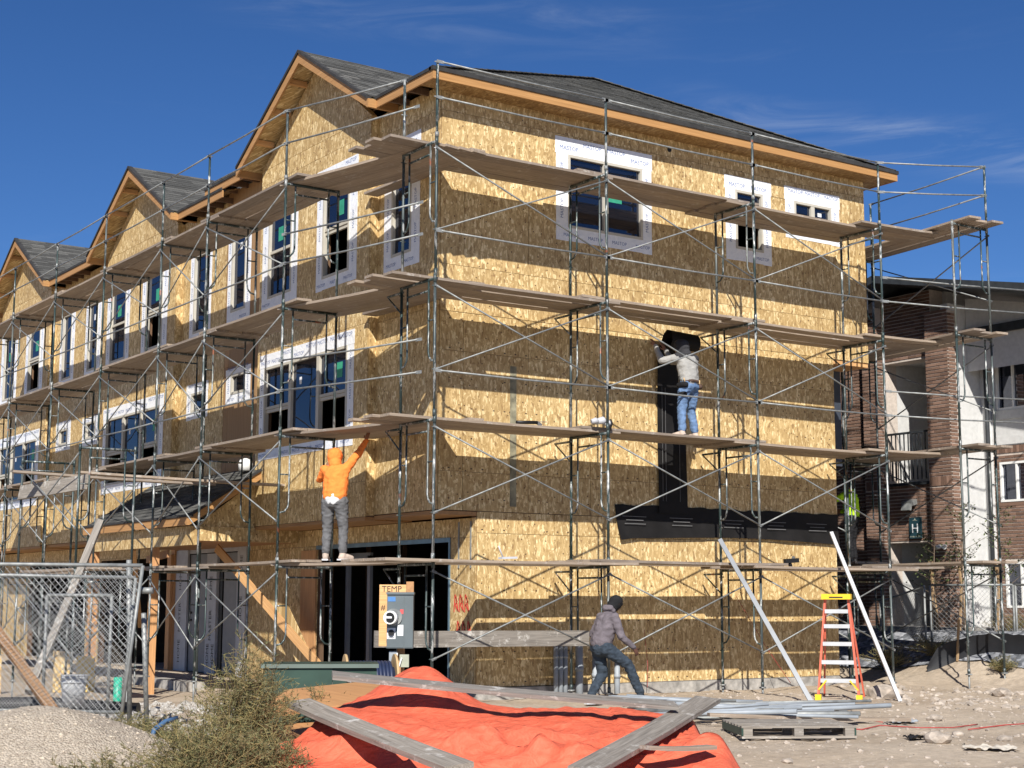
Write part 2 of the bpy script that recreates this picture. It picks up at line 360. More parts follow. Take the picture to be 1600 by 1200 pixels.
def textmesh(s, size, mat):
    cu = bpy.data.curves.new('t', 'FONT'); cu.body = s; cu.size = size; cu.align_x = 'CENTER'; cu.align_y = 'CENTER'; cu.resolution_u = 2
    t = bpy.data.objects.new('t', cu); COL.objects.link(t); dg = bpy.context.evaluated_depsgraph_get()
    me = bpy.data.meshes.new_from_object(t.evaluated_get(dg)); bpy.data.objects.remove(t); me.materials.clear(); me.materials.append(MATS[mat]); return me
def ordw(i): return ['first','second','third','fourth','fifth','sixth','seventh','eighth','ninth','tenth'][i]
def nv(x, y, z=0, s=1.): return noise.noise(Vector((x*s, y*s, z*s)))
def sstep(a, b, x):
    t = max(0, min(1, (x-a)/(b-a))); return t*t*(3-2*t)

# ------------------------------------------------------------------ ground
def gz(x, y):
    z = -.25*sstep(1.2, 4.5, y)*(1-sstep(.6, 1.7, x)) * (1 if x < 2 else 0)
    z += .86*sstep(11.0, 13.2, x)*sstep(-14, -3, y)
    z += .22*math.exp(-((x-11.8)**2/1.1 + (y-.3)**2/2.2))
    z += .05*nv(x, y, 0, .6) + .022*nv(x, y, 3, 2.3)
    near = math.exp(-((x-2)**2 + (y+3)**2)/160)
    z += near*(.016*nv(x, y, 9, 7) + .012*abs(nv(x, y, 1, 15)))
    if x > 9.0 and x < 13 and y > -1: z += .05*abs(nv(x, y, 4, 4))
    if x > 1.55 and y > 1.4 and x < 11: z = min(z, -.03)
    return z
def axis_pts(a, b, st, far):
    n = int((b-a)/st); p = [a+i*st for i in range(n+1)]; lo = []; hi = []; d = st
    x = a
    while x > -far: d *= 1.5; x -= d; lo.append(x)
    d = st; x = p[-1]
    while x < far: d *= 1.5; x += d; hi.append(x)
    return lo[::-1] + p + hi
xs = axis_pts(-9, 15, .085, 900); ys = axis_pts(-11, 6, .085, 900)
g = MB(); g.smooth = True
vs = [(x, y, gz(x, y)) for x in xs for y in ys]; nY = len(ys)
fs = [(i*nY+j, (i+1)*nY+j, (i+1)*nY+j+1, i*nY+j+1) for i in range(len(xs)-1) for j in range(nY-1)]
g.add(vs, fs); gr = g.build('ground', 'dirt'); struct(gr)

# ------------------------------------------------------------------ house: sheathed walls, windows, roofs
house = thing('townhouse_row', 'three storey row of townhouses under construction, bare wafer board walls and grey shingled roofs', 'building', (1.02, 1.55, 0))
HO = Vector((1.02, 1.55, 0))
def hpart(mb, name, mats, parent=None, kind=None):
    o = mb.build(name, mats, parent or house, kind); o.location = -HO if parent is None else (0,0,0); return o
# wall frame: axis 'y' -> wall in plane Y=c facing -Y (s = X); axis 'x' -> plane X=c facing -X (s = Y); n = outward distance
def wbox(mb, ax, c, s0, s1, n0, n1, z0, z1):
    if ax == 'y': mb.box(s0, s1, c-n1, c-n0, z0, z1)
    else: mb.box(c-n1, c-n0, s0, s1, z0, z1)
def wpt(ax, c, s, n, z): return (s, c-n, z) if ax == 'y' else (c-n, s, z)
def sub(rects, h):
    out = []
    for a0, a1, b0, b1 in rects:
        h0, h1, k0, k1 = max(a0, h[0]), min(a1, h[1]), max(b0, h[2]), min(b1, h[3])
        if h0 >= h1 or k0 >= k1: out.append((a0, a1, b0, b1)); continue
        if b0 < k0: out.append((a0, a1, b0, k0))
        if k1 < b1: out.append((a0, a1, k1, b1))
        if a0 < h0: out.append((a0, h0, k0, k1))
        if h1 < a1: out.append((h1, a1, k0, k1))
    return [r for r in out if r[1]-r[0] > .012 and r[3]-r[2] > .012]
def wall(ax, c, s0, s1, z0, z1, holes=(), ss=(), zz=(), mat='osb', poly=None):
    co = MB(); rects = [(s0, s1, z0, z1)]
    for h in holes: rects = sub(rects, h)
    for r in rects: wbox(co, ax, c, r[0], r[1], -.14, -.004, r[2], r[3])
    hpart(co, 'wall_framing', 'dark_stud')
    se = [s0] + [s for s in ss if s0+.06 < s < s1-.06] + [s1]; ze = [z0] + [z for z in zz if z0+.06 < z < z1-.06] + [z1]
    for a, b in zip(se, se[1:]):
        for p, q in zip(ze, ze[1:]):
            rc = [(a+.004, b-.004, p+.003, q-.003)]
            for h in holes: rc = sub(rc, h)
            if not rc: continue
            m = MB(); t = rnd.uniform(0, .0025)
            for r in rc: wbox(m, ax, c, r[0], r[1], 0, .0115+t, r[2], r[3])
            hpart(m, 'osb_panel', mat)
TX = {}
def tape_text(ax, c, s, z, n, vert=False, par=None, size=.10, w='MASTOP', mat='ink_blue', name='printed_lettering'):
    key = (w, size, mat)
    if key not in TX: TX[key] = textmesh(w, size, mat)
    o = bpy.data.objects.new(name, TX[key]); COL.objects.link(o); o.parent = par
    x = Vector((1,0,0)) if ax == 'y' else Vector((0,-1,0)); y = Vector((0,0,1))
    if vert: x, y = Vector((0,0,1)), -x
    mtx = Matrix((x, y, x.cross(y))).transposed().to_4x4(); mtx.translation = Vector(wpt(ax, c, s, n, z)); o.matrix_local = mtx
def window(ax, c, s0, s1, z0, z1, tp, style='hung', open_low=False, sticker=None, label=None):
    """tp = tape rect; window hole is s0..s1, z0..z1"""
    w = bpy.data.objects.new('window', None); COL.objects.link(w); w.parent = house; w.location = -HO
    if label: w['label'] = label
    a0, a1, b0, b1 = tp; k = MB()
    wbox(k, ax, c, a0, s0+.004, .0148, .0178, b0+.005, z1+.02)
    wbox(k, ax, c, s1-.004, a1, .0148, .0178, b0, z1+.02)
    wbox(k, ax, c, s0+.004, s1-.004, .0148, .0172, b0+.01, z0+.004)
    wbox(k, ax, c, a0-.02, a1+.015, .0182, .0212, z1-.004, b1)
    k.build('flashing_tape', 'flashing_tape', w)
    wd = s1-s0
    nrep = max(1, int((a1-a0)/.42))
    for i in range(nrep):
        s = a0 + (i+.5)*(a1-a0)/nrep
        tape_text(ax, c, s+rnd.uniform(-.03, .03), (z1+b1)/2+rnd.choice((-.04, .05)), .0222, False, w)
        if rnd.random() < .75 and z0-b0 > .1: tape_text(ax, c, s+.05, (b0+z0)/2-.01, .0188, False, w, .08)
    for s in ((a0+s0)/2, (a1+s1)/2):
        nn = max(1, int((z1-z0)/.45))
        for i in range(nn): tape_text(ax, c, s, z0+(i+.5)*(z1-z0)/nn, .0188, True, w, .085)
    k = MB(); t = .045; D0, D1 = -.06, .028
    wbox(k, ax, c, s0, s0+t, D0, D1, z0, z1); wbox(k, ax, c, s1-t, s1, D0, D1, z0, z1)
    wbox(k, ax, c, s0+t, s1-t, D0, D1-.002, z0, z0+t); wbox(k, ax, c, s0+t, s1-t, D0, D1-.002, z1-t, z1)
    bars = []; panes = []
    def lights(p0, p1, st):
        if st == 'hung':
            zm = z0 + (z1-z0)*.5; wbox(k, ax, c, p0, p1, D0+.01, .006, zm-.025, zm+.025)
            panes.append((p0, p1, zm+.025, z1-t))
            if not open_low: panes.append((p0, p1, z0+t, zm-.025))
            else:
                wbox(k, ax, c, p0, p1, D0+.005, -.01, zm-.085, zm-.03)
        elif st == 'slider':
            sm = (p0+p1)/2; hw = .045; wbox(k, ax, c, sm-hw, sm+hw, D0+.01, .022, z0+t, z1-t)
            panes.append((p0, sm-.025, z0+t, z1-t)); panes.append((sm+.025, p1, z0+t, z1-t))
        else: panes.append((p0, p1, z0+t, z1-t))
    if style == 'triple':
        d = (s1-s0)/3; e = .05
        for i in (1, 2): wbox(k, ax, c, s0+i*d-e, s0+i*d+e, D0, D1-.004, z0+t, z1-t)
        lights(s0+t, s0+d-e, 'hung'); lights(s0+d+e, s0+2*d-e, 'fixed'); lights(s0+2*d+e, s1-t, 'hung')
    else: lights(s0+t, s1-t, style)
    k.build('window_frame', 'almond_vinyl', w)
    for p in panes:
        m = MB(); wbox(m, ax, c, p[0]-.002, p[1]+.002, -.032, -.026, p[2]-.002, p[3]+.002); m.build('pane', 'window_glass', w)
    if sticker:
        for (ps, pz, wd_, hd, mt) in sticker:
            m = MB(); wbox(m, ax, c, ps, ps+wd_, -.0255, -.0245, pz, pz+hd); m.build('sticker', mt, w)
    return w
# ---- right wall (plane y = 1.55)
YW = 1.55
W1 = (3.45, 5.01, 7.48, 8.71); W2 = (7.12, 7.78, 7.62, 8.69); W3 = (8.56, 9.51, 8.23, 8.70)
sx = [1.45+1.22*i for i in range(8)]
wall('y', YW, 1.02, 10.40, 5.86, 9.42, [W1, W2, W3], sx, [6.59, 9.03], 'osb_marked')
wall('y', YW, 1.02, 9.47, 2.81, 5.857, [], sx, [3.4+.0, 5.25], 'osb_marked')
wall('y', YW, 1.72, 9.43, .16, 2.806, [], [1.80+.22]+[s+.5 for s in sx], [2.48], 'osb_marked')
window('y', YW, *W1, (3.21, 5.21, 7.25, 8.99), 'slider', label='wide upper slider window', sticker=[(4.32, 8.05, .28, .12, 'sticker_green')])
window('y', YW, *W2, (6.89, 7.98, 7.40, 8.93), 'hung', True, label='narrow upper window beside the bathroom window')
window('y', YW, *W3, (8.34, 9.72, 7.99, 8.95), 'slider', label='short wide upper window at the far end', sticker=[(9.2, 8.5, .1, .07, 'sticker_white')])
# corner trim strips (edges of the sheets), eave holes
m = MB()
for x in (5.62, 7.55):
    m = MB(); m.tube([(x, YW-.02, 9.16), (x, YW+.1, 9.16)], .045, 12); hpart(m, 'vent_hole', 'black_plastic')
# overhang underside and end return
m = MB(); m.box(9.47, 10.40, YW+.01, 2.2, 5.78, 5.858); hpart(m, 'overhang_beam', 'pine')
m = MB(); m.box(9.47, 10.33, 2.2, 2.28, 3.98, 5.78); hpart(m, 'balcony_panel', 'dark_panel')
# ---- left walls
UN = 8.25
def L_unit(k):
    o = UN*k; dz = -.16*min(k, 1)
    # corner / party piece of wall at x = 1.02
    A = (1.55 if k == 0 else 9.52+UN*(k-1)); B = 3.48+o
    narrow = []
    if k > 0: narrow = [(10.47+UN*(k-1), 11.13+UN*(k-1), 6.99+dz, 8.62+dz)]
    sq = [] if k == 0 else [(10.50+UN*(k-1), 11.10+UN*(k-1), 5.37+dz, 5.76+dz)]
    top = [(2.40, 3.02, 6.93, 8.62)] if k == 0 else narrow
    wall('x', 1.02, A, B, 2.81, 9.42+dz, top+sq, [A+1.22, A+2.44], [5.93+dz, 9.03+dz] + ([3.4] if k else []), 'osb')
    if k == 0: window('x', 1.02, 2.40, 3.02, 6.93, 8.62, (2.14, 3.27, 6.70, 8.86), 'fixed', label='narrow upper window nearest the building corner', sticker=[(2.8, 8.1, .1, .14, 'sticker_white')])
    else:
        window('x', 1.02, *narrow[0], (10.25+UN*(k-1), 11.33+UN*(k-1), 6.74+dz, 8.86+dz), 'fixed')
        window('x', 1.02, *sq[0], (10.27+UN*(k-1), 11.34+UN*(k-1), 5.22+dz, 5.95+dz), 'fixed')
    # gable bump-out at x = .86
    g0, g1 = 3.48+o, 7.65+o; c = .86
    wa = (4.17+o, 5.13+o, 6.92+dz, 8.62+dz); wb = (6.33+o, 7.29+o, 6.92+dz, 8.62+dz); tr = (4.15+o, 7.33+o, 4.15+dz, 5.65+dz)
    wall('x', c, g0, g1, 2.78, 9.40+dz, [wa, wb, tr], [g0+.55, g0+1.77, g0+2.99], [3.35, 5.93+dz, 9.11+dz])
    window('x', c, *wa, (3.90+o, 5.36+o, 6.72+dz, 8.86+dz), 'hung', True, label=('gable window nearer the corner' if k == 0 else None), sticker=[(4.45+o, 7.95+dz, .22, .26, 'sticker_green'), (4.3+o, 8.35+dz, .09, .13, 'sticker_white')])
    window('x', c, *wb, (6.10+o, 7.54+o, 6.72+dz, 8.86+dz), 'hung', False, sticker=[(6.75+o, 7.95+dz, .22, .26, 'sticker_green')])
    window('x', c, *tr, (3.93+o, 7.52+o, 3.96+dz, 5.89+dz), 'triple', True, sticker=[(4.4+o, 5.15+dz, .2, .26, 'sticker_green'), (5.9+o, 5.2+dz, .09, .13, 'sticker_white')])
    # returns of the bump-out
    for yy, nm in ((g0, 'x'), (g1, 'x')):
        m = MB(); m.box(c-.0, 1.02-.0115, yy-.012 if yy == g0 else yy, yy if yy == g0 else yy+.012, 2.80, 9.40+dz); hpart(m, 'osb_return', 'osb')
    # triangular gable sheathing
    zt = 9.40+dz; pk = 10.86+dz; yc = (g0+g1)/2-.12
    m = MB(); m.prism([(g0-.0, zt+.006), (g1, zt+.006), (g1, zt+.02), (yc, pk), (g0, zt+.02)], 'x', c-.0115, c+.1); hpart(m, 'gable_panel', 'osb')
    # party part after gable
    E0, E1 = 7.65+o, 9.515+o
    nn = (8.62+o, 9.28+o, 6.99+dz, 8.62+dz); qq = (8.52+o, 9.17+o, 5.37+dz, 5.76+dz)
    wall('x', 1.02, E0+.013, E1, 2.81, 9.42+dz, [nn, qq], [E0+.35, E1-.2], [3.4, 5.93+dz, 9.03+dz], 'plywood_vertical' if k == 0 else 'osb')
    window('x', 1.02, *nn, (8.40+o, 9.46+o, 6.74+dz, 8.86+dz), 'fixed', sticker=[(8.9+o, 8.2+dz, .1, .14, 'sticker_white')])
    window('x', 1.02, *qq, (8.29+o, 9.40+o, 5.19+dz, 5.87+dz), 'fixed')
    # ledge under the upper storeys
    m = MB(); m.box(c-.012, 1.72, g0, g1, 2.72, 2.775); m.box(1.02-.012, 1.72, A, g0-.002, 2.74, 2.80); m.box(1.02-.012, 1.72, g1+.002, E1, 2.74, 2.80); hpart(m, 'floor_overhang', 'fascia_pine_y')
    # gable roof
    ov = .40; xe = c-ov; y0r, y1r = 2.88+o, 7.92+o; yr = (y0r+y1r)/2; ze = 9.50+dz; zr = 11.02+dz; xb = 5.4
    rf = MB(); roof_slope(rf, (xe, y0r, ze), (xb, y0r, ze), (xb, yr, zr), (xe, yr, zr))
    roof_slope(rf, (xb, y1r, ze), (xe, y1r, ze), (xe, yr, zr), (xb, yr, zr))
    m = MB(); t = .03
    for ya, yb in ((y0r, yr), (y1r, yr)):
        m.add([(xe+.02, ya, ze-.035), (xb, ya, ze-.035), (xb, yb, zr-.035), (xe+.02, yb, zr-.035), (xe+.02, ya, ze-.06), (xb, ya, ze-.06), (xb, yb, zr-.06), (xe+.02, yb, zr-.06)],
              [(0,1,2,3), (7,6,5,4), (0,4,5,1), (1,5,6,2), (2,6,7,3), (3,7,4,0)])
    r = hpart(m, 'roof', 'osb')
    rf.build('shingle_courses', 'shingle', r, 'stuff')
    m = MB()
    for ya, yb in ((y0r, yr), (y1r, yr)):
        m.add([(xe-.022, ya, ze-.045), (xe-.022, yb, zr-.045), (xe-.022, yb, zr-.225), (xe-.022, ya, ze-.185), (xe+.016, ya, ze-.045), (xe+.016, yb, zr-.045), (xe+.016, yb, zr-.225), (xe+.016, ya, ze-.185)],
              [(0,1,2,3), (7,6,5,4), (0,4,5,1), (1,5,6,2), (2,6,7,3), (3,7,4,0)])
    m.build('rake_board', 'fascia_pine_y', r)
    m = MB()
    for ya, yb in ((y0r, yr), (y1r, yr)):
        m.add([(xe-.05, ya, ze+.006), (xe-.05, yb, zr+.012), (xe-.05, yb, zr-.044), (xe-.05, ya, ze-.044), (xe+.05, ya, ze+.006), (xe+.05, yb, zr+.012), (xe+.05, yb, zr-.044), (xe+.05, ya, ze-.044)],
              [(0,1,2,3), (7,6,5,4), (0,4,5,1), (1,5,6,2), (2,6,7,3), (3,7,4,0)])
    m.build('drip_edge', 'roof_edge', r)
    for f in (.28, .55, .8):
        for ya in (y0r, y1r):
            yy = ya+(yr-ya)*f; zz = ze+(zr-ze)*f
            m = MB(); m.beam((xe+.02, yy, zz-.11), (c-.012, yy, zz-.11), .09, .09); m.build('lookout', 'pine', r)
    # gable end eave returns
    for ya, yb in ((y0r-.03, y0r+.02), (y1r-.02, y1r+.03)): m = MB(); m.box(xe-.02, 1.0, ya, yb, ze-.185, ze-.045); m.build('eave_return', 'fascia_pine', r)
    return r
def roof_slope(mb, a, b, c, d, course=.145, tab=.33, th=.010):
    """a-b eave edge, d-c ridge edge (bilinear); builds lapped shingle tabs"""
    a, b, c, d = map(Vector, (a, b, c, d)); n = (b-a).cross(d-a).normalized()
    if n.z < 0: n = -n
    H = ((d-a).length + (c-b).length)/2; nc = max(1, int(H/course))
    for i in range(nc):
        t0, t1 = i/nc, min(1, (i+1.25)/nc)
        p0, p1 = a.lerp(d, t0), b.lerp(c, t0); q0, q1 = a.lerp(d, t1), b.lerp(c, t1)
        Ln = (p1-p0).length; nt_ = max(1, int(Ln/tab)); off = rnd.random()
        e = [0.]+[min(1, max(0, (j+off*.9+rnd.uniform(-.2, .2))/nt_)) for j in range(nt_)]+[1.]
        e = sorted(e)
        for s0, s1 in zip(e, e[1:]):
            if s1-s0 < 1e-4: continue
            h = th + rnd.choice((0, 0, .006)); mb.cv = rnd.random()
            A, B, C_, D = p0.lerp(p1, s0)+n*h, p0.lerp(p1, s1)+n*h, q0.lerp(q1, s1)+n*.002, q0.lerp(q1, s0)+n*.002
            A2, B2 = p0.lerp(p1, s0)-n*.004, p0.lerp(p1, s1)-n*.004
            mb.add([A, B, C_, D, A2, B2], [(0,1,2,3), (4,5,1,0)])
for k in range(3): L_unit(k)
# ---- main hip roof over first unit and the rest
def main_roof():
    x0, x1, y0 = .62, 10.82, 1.13; ze = 9.50; ap = (5.75, 3.95, 11.13)
    sp = (6, 3.9, 11.12)
    rf = MB(); A = (x0, y0, ze); B = (x1, y0, ze); P = (5.72, 3.86, 11.10); Q = (5.72, 26.5, 11.0)
    roof_slope(rf, A, B, (P[0]+.01, P[1], P[2]), (P[0]-.01, P[1], P[2]))
    sl_ = (P[2]-ze)/(P[0]-x0); zx = lambda x, b=ze: b+(x-x0)*sl_
    strips = [(1.13, 2.9, 0), (7.9, 9.75, 0), (9.0, 11.13, .16), (16.15, 19.38, .16), (24.4, 26.5, .16)]
    for ya, yb, d_ in strips: roof_slope(rf, (x0, yb, ze-d_), (x0, ya, ze-d_), (1.0, ya+(.2 if ya < 2 else 0), zx(1.0)-d_), (1.0, yb, zx(1.0)-d_), tab=.4)
    roof_slope(rf, (1.0, 9.75, zx(1.0)), (1.0, 1.333, zx(1.0)), P, (5.72, 9.75, P[2]-.02), tab=.5)
    roof_slope(rf, (1.0, 26.5, zx(1.0)-.16), (1.0, 9.75, zx(1.0)-.16), (5.72, 9.75, P[2]-.18), (5.72, 26.5, P[2]-.18), tab=1.0, course=.2)
    m = MB()
    def slab(ps, t=.02, d=.03):
        ps = [Vector(p)-Vector((0,0,d)) for p in ps]; n = len(ps); lo = [p-Vector((0,0,t)) for p in ps]
        m.add(ps+lo, [tuple(range(n)), tuple(range(2*n-1, n-1, -1))]+[(i, (i+1)%n, n+(i+1)%n, n+i) for i in range(n)])
    slab([A, B, P]); slab([(1.0, 1.333, zx(1.0)), P, (5.72, 9.75, P[2]), (1.0, 9.75, zx(1.0))]); slab([(1.0, 9.75, zx(1.0)-.16), (5.72, 9.75, P[2]-.16), (5.72, 26.5, P[2]-.16), (1.0, 26.5, zx(1.0)-.16)])
    for ya, yb, d_ in strips: slab([(x0, ya, ze-d_), (.999, ya+(.2 if ya < 2 else 0), zx(1.0)-d_), (.999, yb, zx(1.0)-d_), (x0, yb, ze-d_)])
    slab([B, (x1, 26.5, ze), (5.72, 26.5, P[2]), P])
    r = hpart(m, 'roof', 'osb_flat'); rf.build('shingle_courses', 'shingle', r, 'stuff')
    m = MB(); m.box(x0-.03, x1+.03, y0-.035, y0, ze-.175, ze-.04); m.build('fascia', 'fascia_pine', r)
    m = MB(); m.box(x0-.03, x0, y0+.002, 2.86, ze-.175, ze-.04); m.box(x0-.03, x0, 7.96, 9.75, ze-.175, ze-.04); m.box(x1, x1+.03, y0, 26, ze-.175, ze-.04)
    for k in (1, 2):
        m.box(x0-.03, x0, 8.9+UN*(k-1) if k == 1 else 16.21, 2.86+UN*k, ze-.335, ze-.20)
    m.box(x0-.03, x0, 24.46, 26.5, ze-.335, ze-.20); m.build('fascia', 'fascia_pine_y', r)
    m = MB(); m.box(x0-.05, x1+.05, y0-.055, y0+.06, ze-.045, ze+.02); m.box(x0-.05, x0+.06, y0, 2.9, ze-.04, ze+.012); m.box(x0-.05, x0+.06, 7.9, 9.75, ze-.04, ze+.012); m.box(x1-.06, x1+.05, y0, 26, ze-.04, ze+.012)
    for k in (1, 2): m.box(x0-.05, x0+.06, (8.9 if k == 1 else 16.15), 2.9+UN*k, ze-.2, ze-.148)
    m.build('drip_edge', 'roof_edge', r)
    m = MB(); m.box(x0, x1, y0+.001, YW-.013, ze-.165, ze-.15); m.box(10.42, x1, YW-.012, 26, ze-.165, ze-.15); m.build('soffit', 'osb_flat', r)
    def tail(y, d=0):
        m = MB(); m.box(x0+.002, 1.005, y, y+.04, ze-.16-d, ze-.055-d); m.build('rafter_tail', 'dark_stud', r)
    for y in [1.3+.6*i for i in range(3)]+[8.1+.5*i for i in range(4)]: tail(y)
    for k in (1, 2):
        for i in range(5): tail(9.3+UN*(k-1)+.45*i, .16)
    # hip and ridge caps
    m = MB()
    for p, q in ((A, P), (B, P)):
        p, q = Vector(p), Vector(q); n = 30
        for i in range(n):
            m.cv = rnd.random(); a = p.lerp(q, i/n); b = p.lerp(q, (i+1.2)/n) if i < n-1 else q
            m.beam(a+Vector((0,0,.022)), b+Vector((0,0,.012)), .17, .012)
    m.build('hip_caps', 'shingle', r, 'stuff')
main_roof()
# ---- back walls and floors so the inside stays dark
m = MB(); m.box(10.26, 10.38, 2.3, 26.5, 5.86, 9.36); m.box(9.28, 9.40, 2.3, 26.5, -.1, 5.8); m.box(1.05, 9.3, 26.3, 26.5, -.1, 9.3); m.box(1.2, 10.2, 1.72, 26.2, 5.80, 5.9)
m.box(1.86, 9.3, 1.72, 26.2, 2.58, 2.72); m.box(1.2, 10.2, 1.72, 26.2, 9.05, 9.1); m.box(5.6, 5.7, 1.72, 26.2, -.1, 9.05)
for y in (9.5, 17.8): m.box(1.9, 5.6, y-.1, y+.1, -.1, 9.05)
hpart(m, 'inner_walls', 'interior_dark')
# ---- lower storey, left side (plane x = 1.72)
XL = 1.72
g1_ = (2.30, 6.76, -.3, 2.38); dr = (9.85, 13.2, -.02, 2.5); g2_ = (13.5, 18.0, -.3, 2.38); g3_ = (19, 23.5, -.3, 2.38)
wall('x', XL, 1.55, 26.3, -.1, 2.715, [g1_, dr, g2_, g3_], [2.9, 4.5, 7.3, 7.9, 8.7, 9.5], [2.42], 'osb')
m = MB(); wbox(m, 'x', XL, 2.27, 6.8, .012, .03, 2.36, 2.43); wbox(m, 'x', XL, 2.27, 2.31, .012, .03, 0, 2.36); hpart(m, 'garage_head_flashing', 'zinc_flash')
m = MB(); wbox(m, 'x', XL, 6.77, 7.35, .013, .05, 0, 2.35); hpart(m, 'jamb_board', 'pine_vertical')
m = MB(); wbox(m, 'x', XL, 13.22, 13.42, .013, .1, -.1, 2.6); hpart(m, 'jamb_board', 'pine_vertical')
for i in range(9):
    m = MB(); yy = 2.6+i*.5; m.box(4.9, 5.0, yy, yy+.045, 0, 2.6); hpart(m, 'inner_stud', 'dark_stud')
for x_ in (2.6, 3.4, 4.2):
    m = MB(); m.box(x_, x_+.09, 8.0, 8.05, 0, 2.6); hpart(m, 'inner_stud', 'dark_stud')
m = MB(); m.box(2.3, 2.36, 5.9, 6.0, 0, 2.25); m.box(2.3, 2.36, 6.7, 6.8, 0, 2.25); m.box(2.3, 2.36, 5.9, 6.8, 2.2, 2.3); hpart(m, 'inner_door_frame', 'grey_door')
m = MB(); m.box(1.70, 9.40, 1.50, 2.0, -.25, .152); hpart(m, 'foundation', 'concrete')
m = MB(); m.box(1.6, 1.86, 6.76, 13.3, -.5, -.03); hpart(m, 'foundation', 'concrete')
m = MB(); m.box(.5, 1.59, 9.7, 13.3, -.6, -.08); hpart(m, 'entry_step', 'concrete')
m = MB(); m.box(1.9, 9.35, 1.8, 26, -.12, -.02); hpart(m, 'slab', 'concrete')
m = MB(); m.box(1.73, 9.43, YW-.012, YW-.003, .155, .19); hpart(m, 'sill_edge', 'black_plastic')
m = MB(); m.box(4.50, 9.40, YW-.02, YW-.0135, .15, .165); hpart(m, 'drip_strip', 'ink_grey')
# wrapped double entry doors
dd = bpy.data.objects.new('entry_doors', None); COL.objects.link(dd); dd.parent = house; dd.location = -HO; dd['label'] = 'grey entry doors wrapped in printed protective film'
m = MB(); wbox(m, 'x', XL, 9.6, 13.45, .014, .02, 2.42, 2.72); wbox(m, 'x', XL, 12.6, 13.22, .014, .06, -.02, 2.5); wbox(m, 'x', XL, 11.1, 11.6, -.02, .055, -.02, 2.4); wbox(m, 'x', XL, 9.70, 10.1, .014, .06, -.02, 2.5); m.build('film_wrap', 'wrap_grey', dd)
m = MB(); wbox(m, 'x', XL, 11.62, 12.58, -.06, 0, 0, 2.4); m.build('door', 'grey_door', dd)
m = MB(); wbox(m, 'x', XL, 10.12, 10.85, -.06, 0, 0, 2.4); m.build('door', 'grey_door', dd)
m = MB(); wbox(m, 'x', XL, 10.9, 11.06, -.04, .01, 0, 2.4); wbox(m, 'x', XL, 12.585, 12.6, -.04, .01, 0, 2.4); m.build('door_gap', 'black_plastic', dd)
for z_ in (1.05, 1.2):
    m = MB(); m.tube([wpt('x', XL, 12.45, -.01, z_), wpt('x', XL, 12.45, .03, z_)], .025, 8); m.build('lock', 'ink_black', dd)
for (s, z, t_) in ((12.95, 1.9, 'HOME'), (12.95, 1.1, 'MASTER'), (12.95, .4, 'HOME'), (11.35, 1.7, 'HOME'), (11.35, .95, 'MASTER'), (11.45, .35, 'HOME'), (11.2, .35, 'HOME'), (9.9, 1.3, 'HOME'), (9.9, 2.1, 'HOME')):
    tape_text('x', XL, s, z, .0625, True, dd, .17, t_, 'ink_black')
# ---- orange spray paint on the lower wall
m = MB(); rp = random.Random(3)
for (cy, cz) in ((1.98, 1.42), (1.90, 1.02)):
    for q in range(3):
        y_ = cy+.17-q*.15; L1 = [(y_, cz-.14), (y_-.02, cz+.13), (y_-.09, cz+.02), (y_-.03, cz-.02), (y_-.12, cz-.13), (y_-.05, cz+.10)]
        for (a0_, b0_), (a1_, b1_) in zip(L1, L1[1:]): m.beam((XL-.0165, a0_, b0_+rp.uniform(-.03, .03)), (XL-.0165, a1_, b1_+rp.uniform(-.03, .03)), .003, .022, (0, 0, 1)) if abs(a1_-a0_) > abs(b1_-b0_) else m.beam((XL-.0165, a0_, b0_), (XL-.0165, a1_, b1_), .022, .003, (1, 0, 0))
hpart(m, 'spray_paint_marks', 'ink_red')['kind'] = 'stuff'
m = MB()
for y_ in (1.68, 2.02): m = MB(); wbox(m, 'x', XL, y_-.012, y_+.012, .013, .03, 1.95, 2.66); hpart(m, 'steel_strap', 'galvanised')
# painted blue-grey smear line (strap) down the wide wall
m = MB(); m.box(2.32, 2.44, YW-.0165, YW-.0145, 2.9, 5.1); hpart(m, 'sealant_stripe', 'smear')
# blue membrane on left wall above porch roof
m = MB(); wbox(m, 'x', 1.02, 7.7, 12.0, .013, .018, 3.5, 3.72); hpart(m, 'membrane_strip', 'blue_pipe')

# ------------------------------------------------------------------ scaffold
FW = .93
def frame_proto(jack, name):
    t = thing(name, 'scaffold frame', 'scaffold frame')
    for y in (0, FW):
        m = MB(); m.tube([(0,y,.12 if jack else 0), (0,y,1.97)], .0215, 8); m.tube([(0,y,1.9), (0,y,2.02)], .026, 8)
        m.tube([(0,y,0 if not jack else .13), (0,y,.1 if not jack else .2)], .027, 8)
        s = -1 if y == 0 else 1
        for z in (.66, 1.85): m.tube([(-.045,y,z), (.045,y,z)], .008, 5)
        m.build('leg', 'scaffold_steel', t)
        if jack:
            m = MB(); m.tube([(0,y,-.42), (0,y,.2)], .017, 7); m.tube([(0,y,.1), (0,y,.125)], .05, 8); m.tube([(-.07,y,.112), (.07,y,.112)], .008, 5); m.box(-.075, .075, y-.075, y+.075, -.43, -.42)
            m.build('screw_jack', 'galvanised', t)
    for y, q in ((0, 1), (FW, -1)):
        m = MB(); a = y+q*.17
        m.tube([(0,a,1.955), (0,a,.93), (0,a-q*.02,.86), (0,a-q*.07,.80), (0,y+q*.02,.78)], .015, 7); m.build('ladder_rail', 'scaffold_steel', t)
        m = MB(); m.tube([(0,y,1.37), (0,a,1.37)], .012, 6); m.build('rung', 'scaffold_steel', t)
    m = MB(); m.tube([(0,.02,1.955), (0,FW-.02,1.955)], .021, 8); m.build('top_bar', 'scaffold_steel', t)
    m = MB(); m.tube([(0,.17,1.80), (0,FW-.17,1.80)], .015, 7); m.build('cross_bar', 'scaffold_steel', t)
    return t
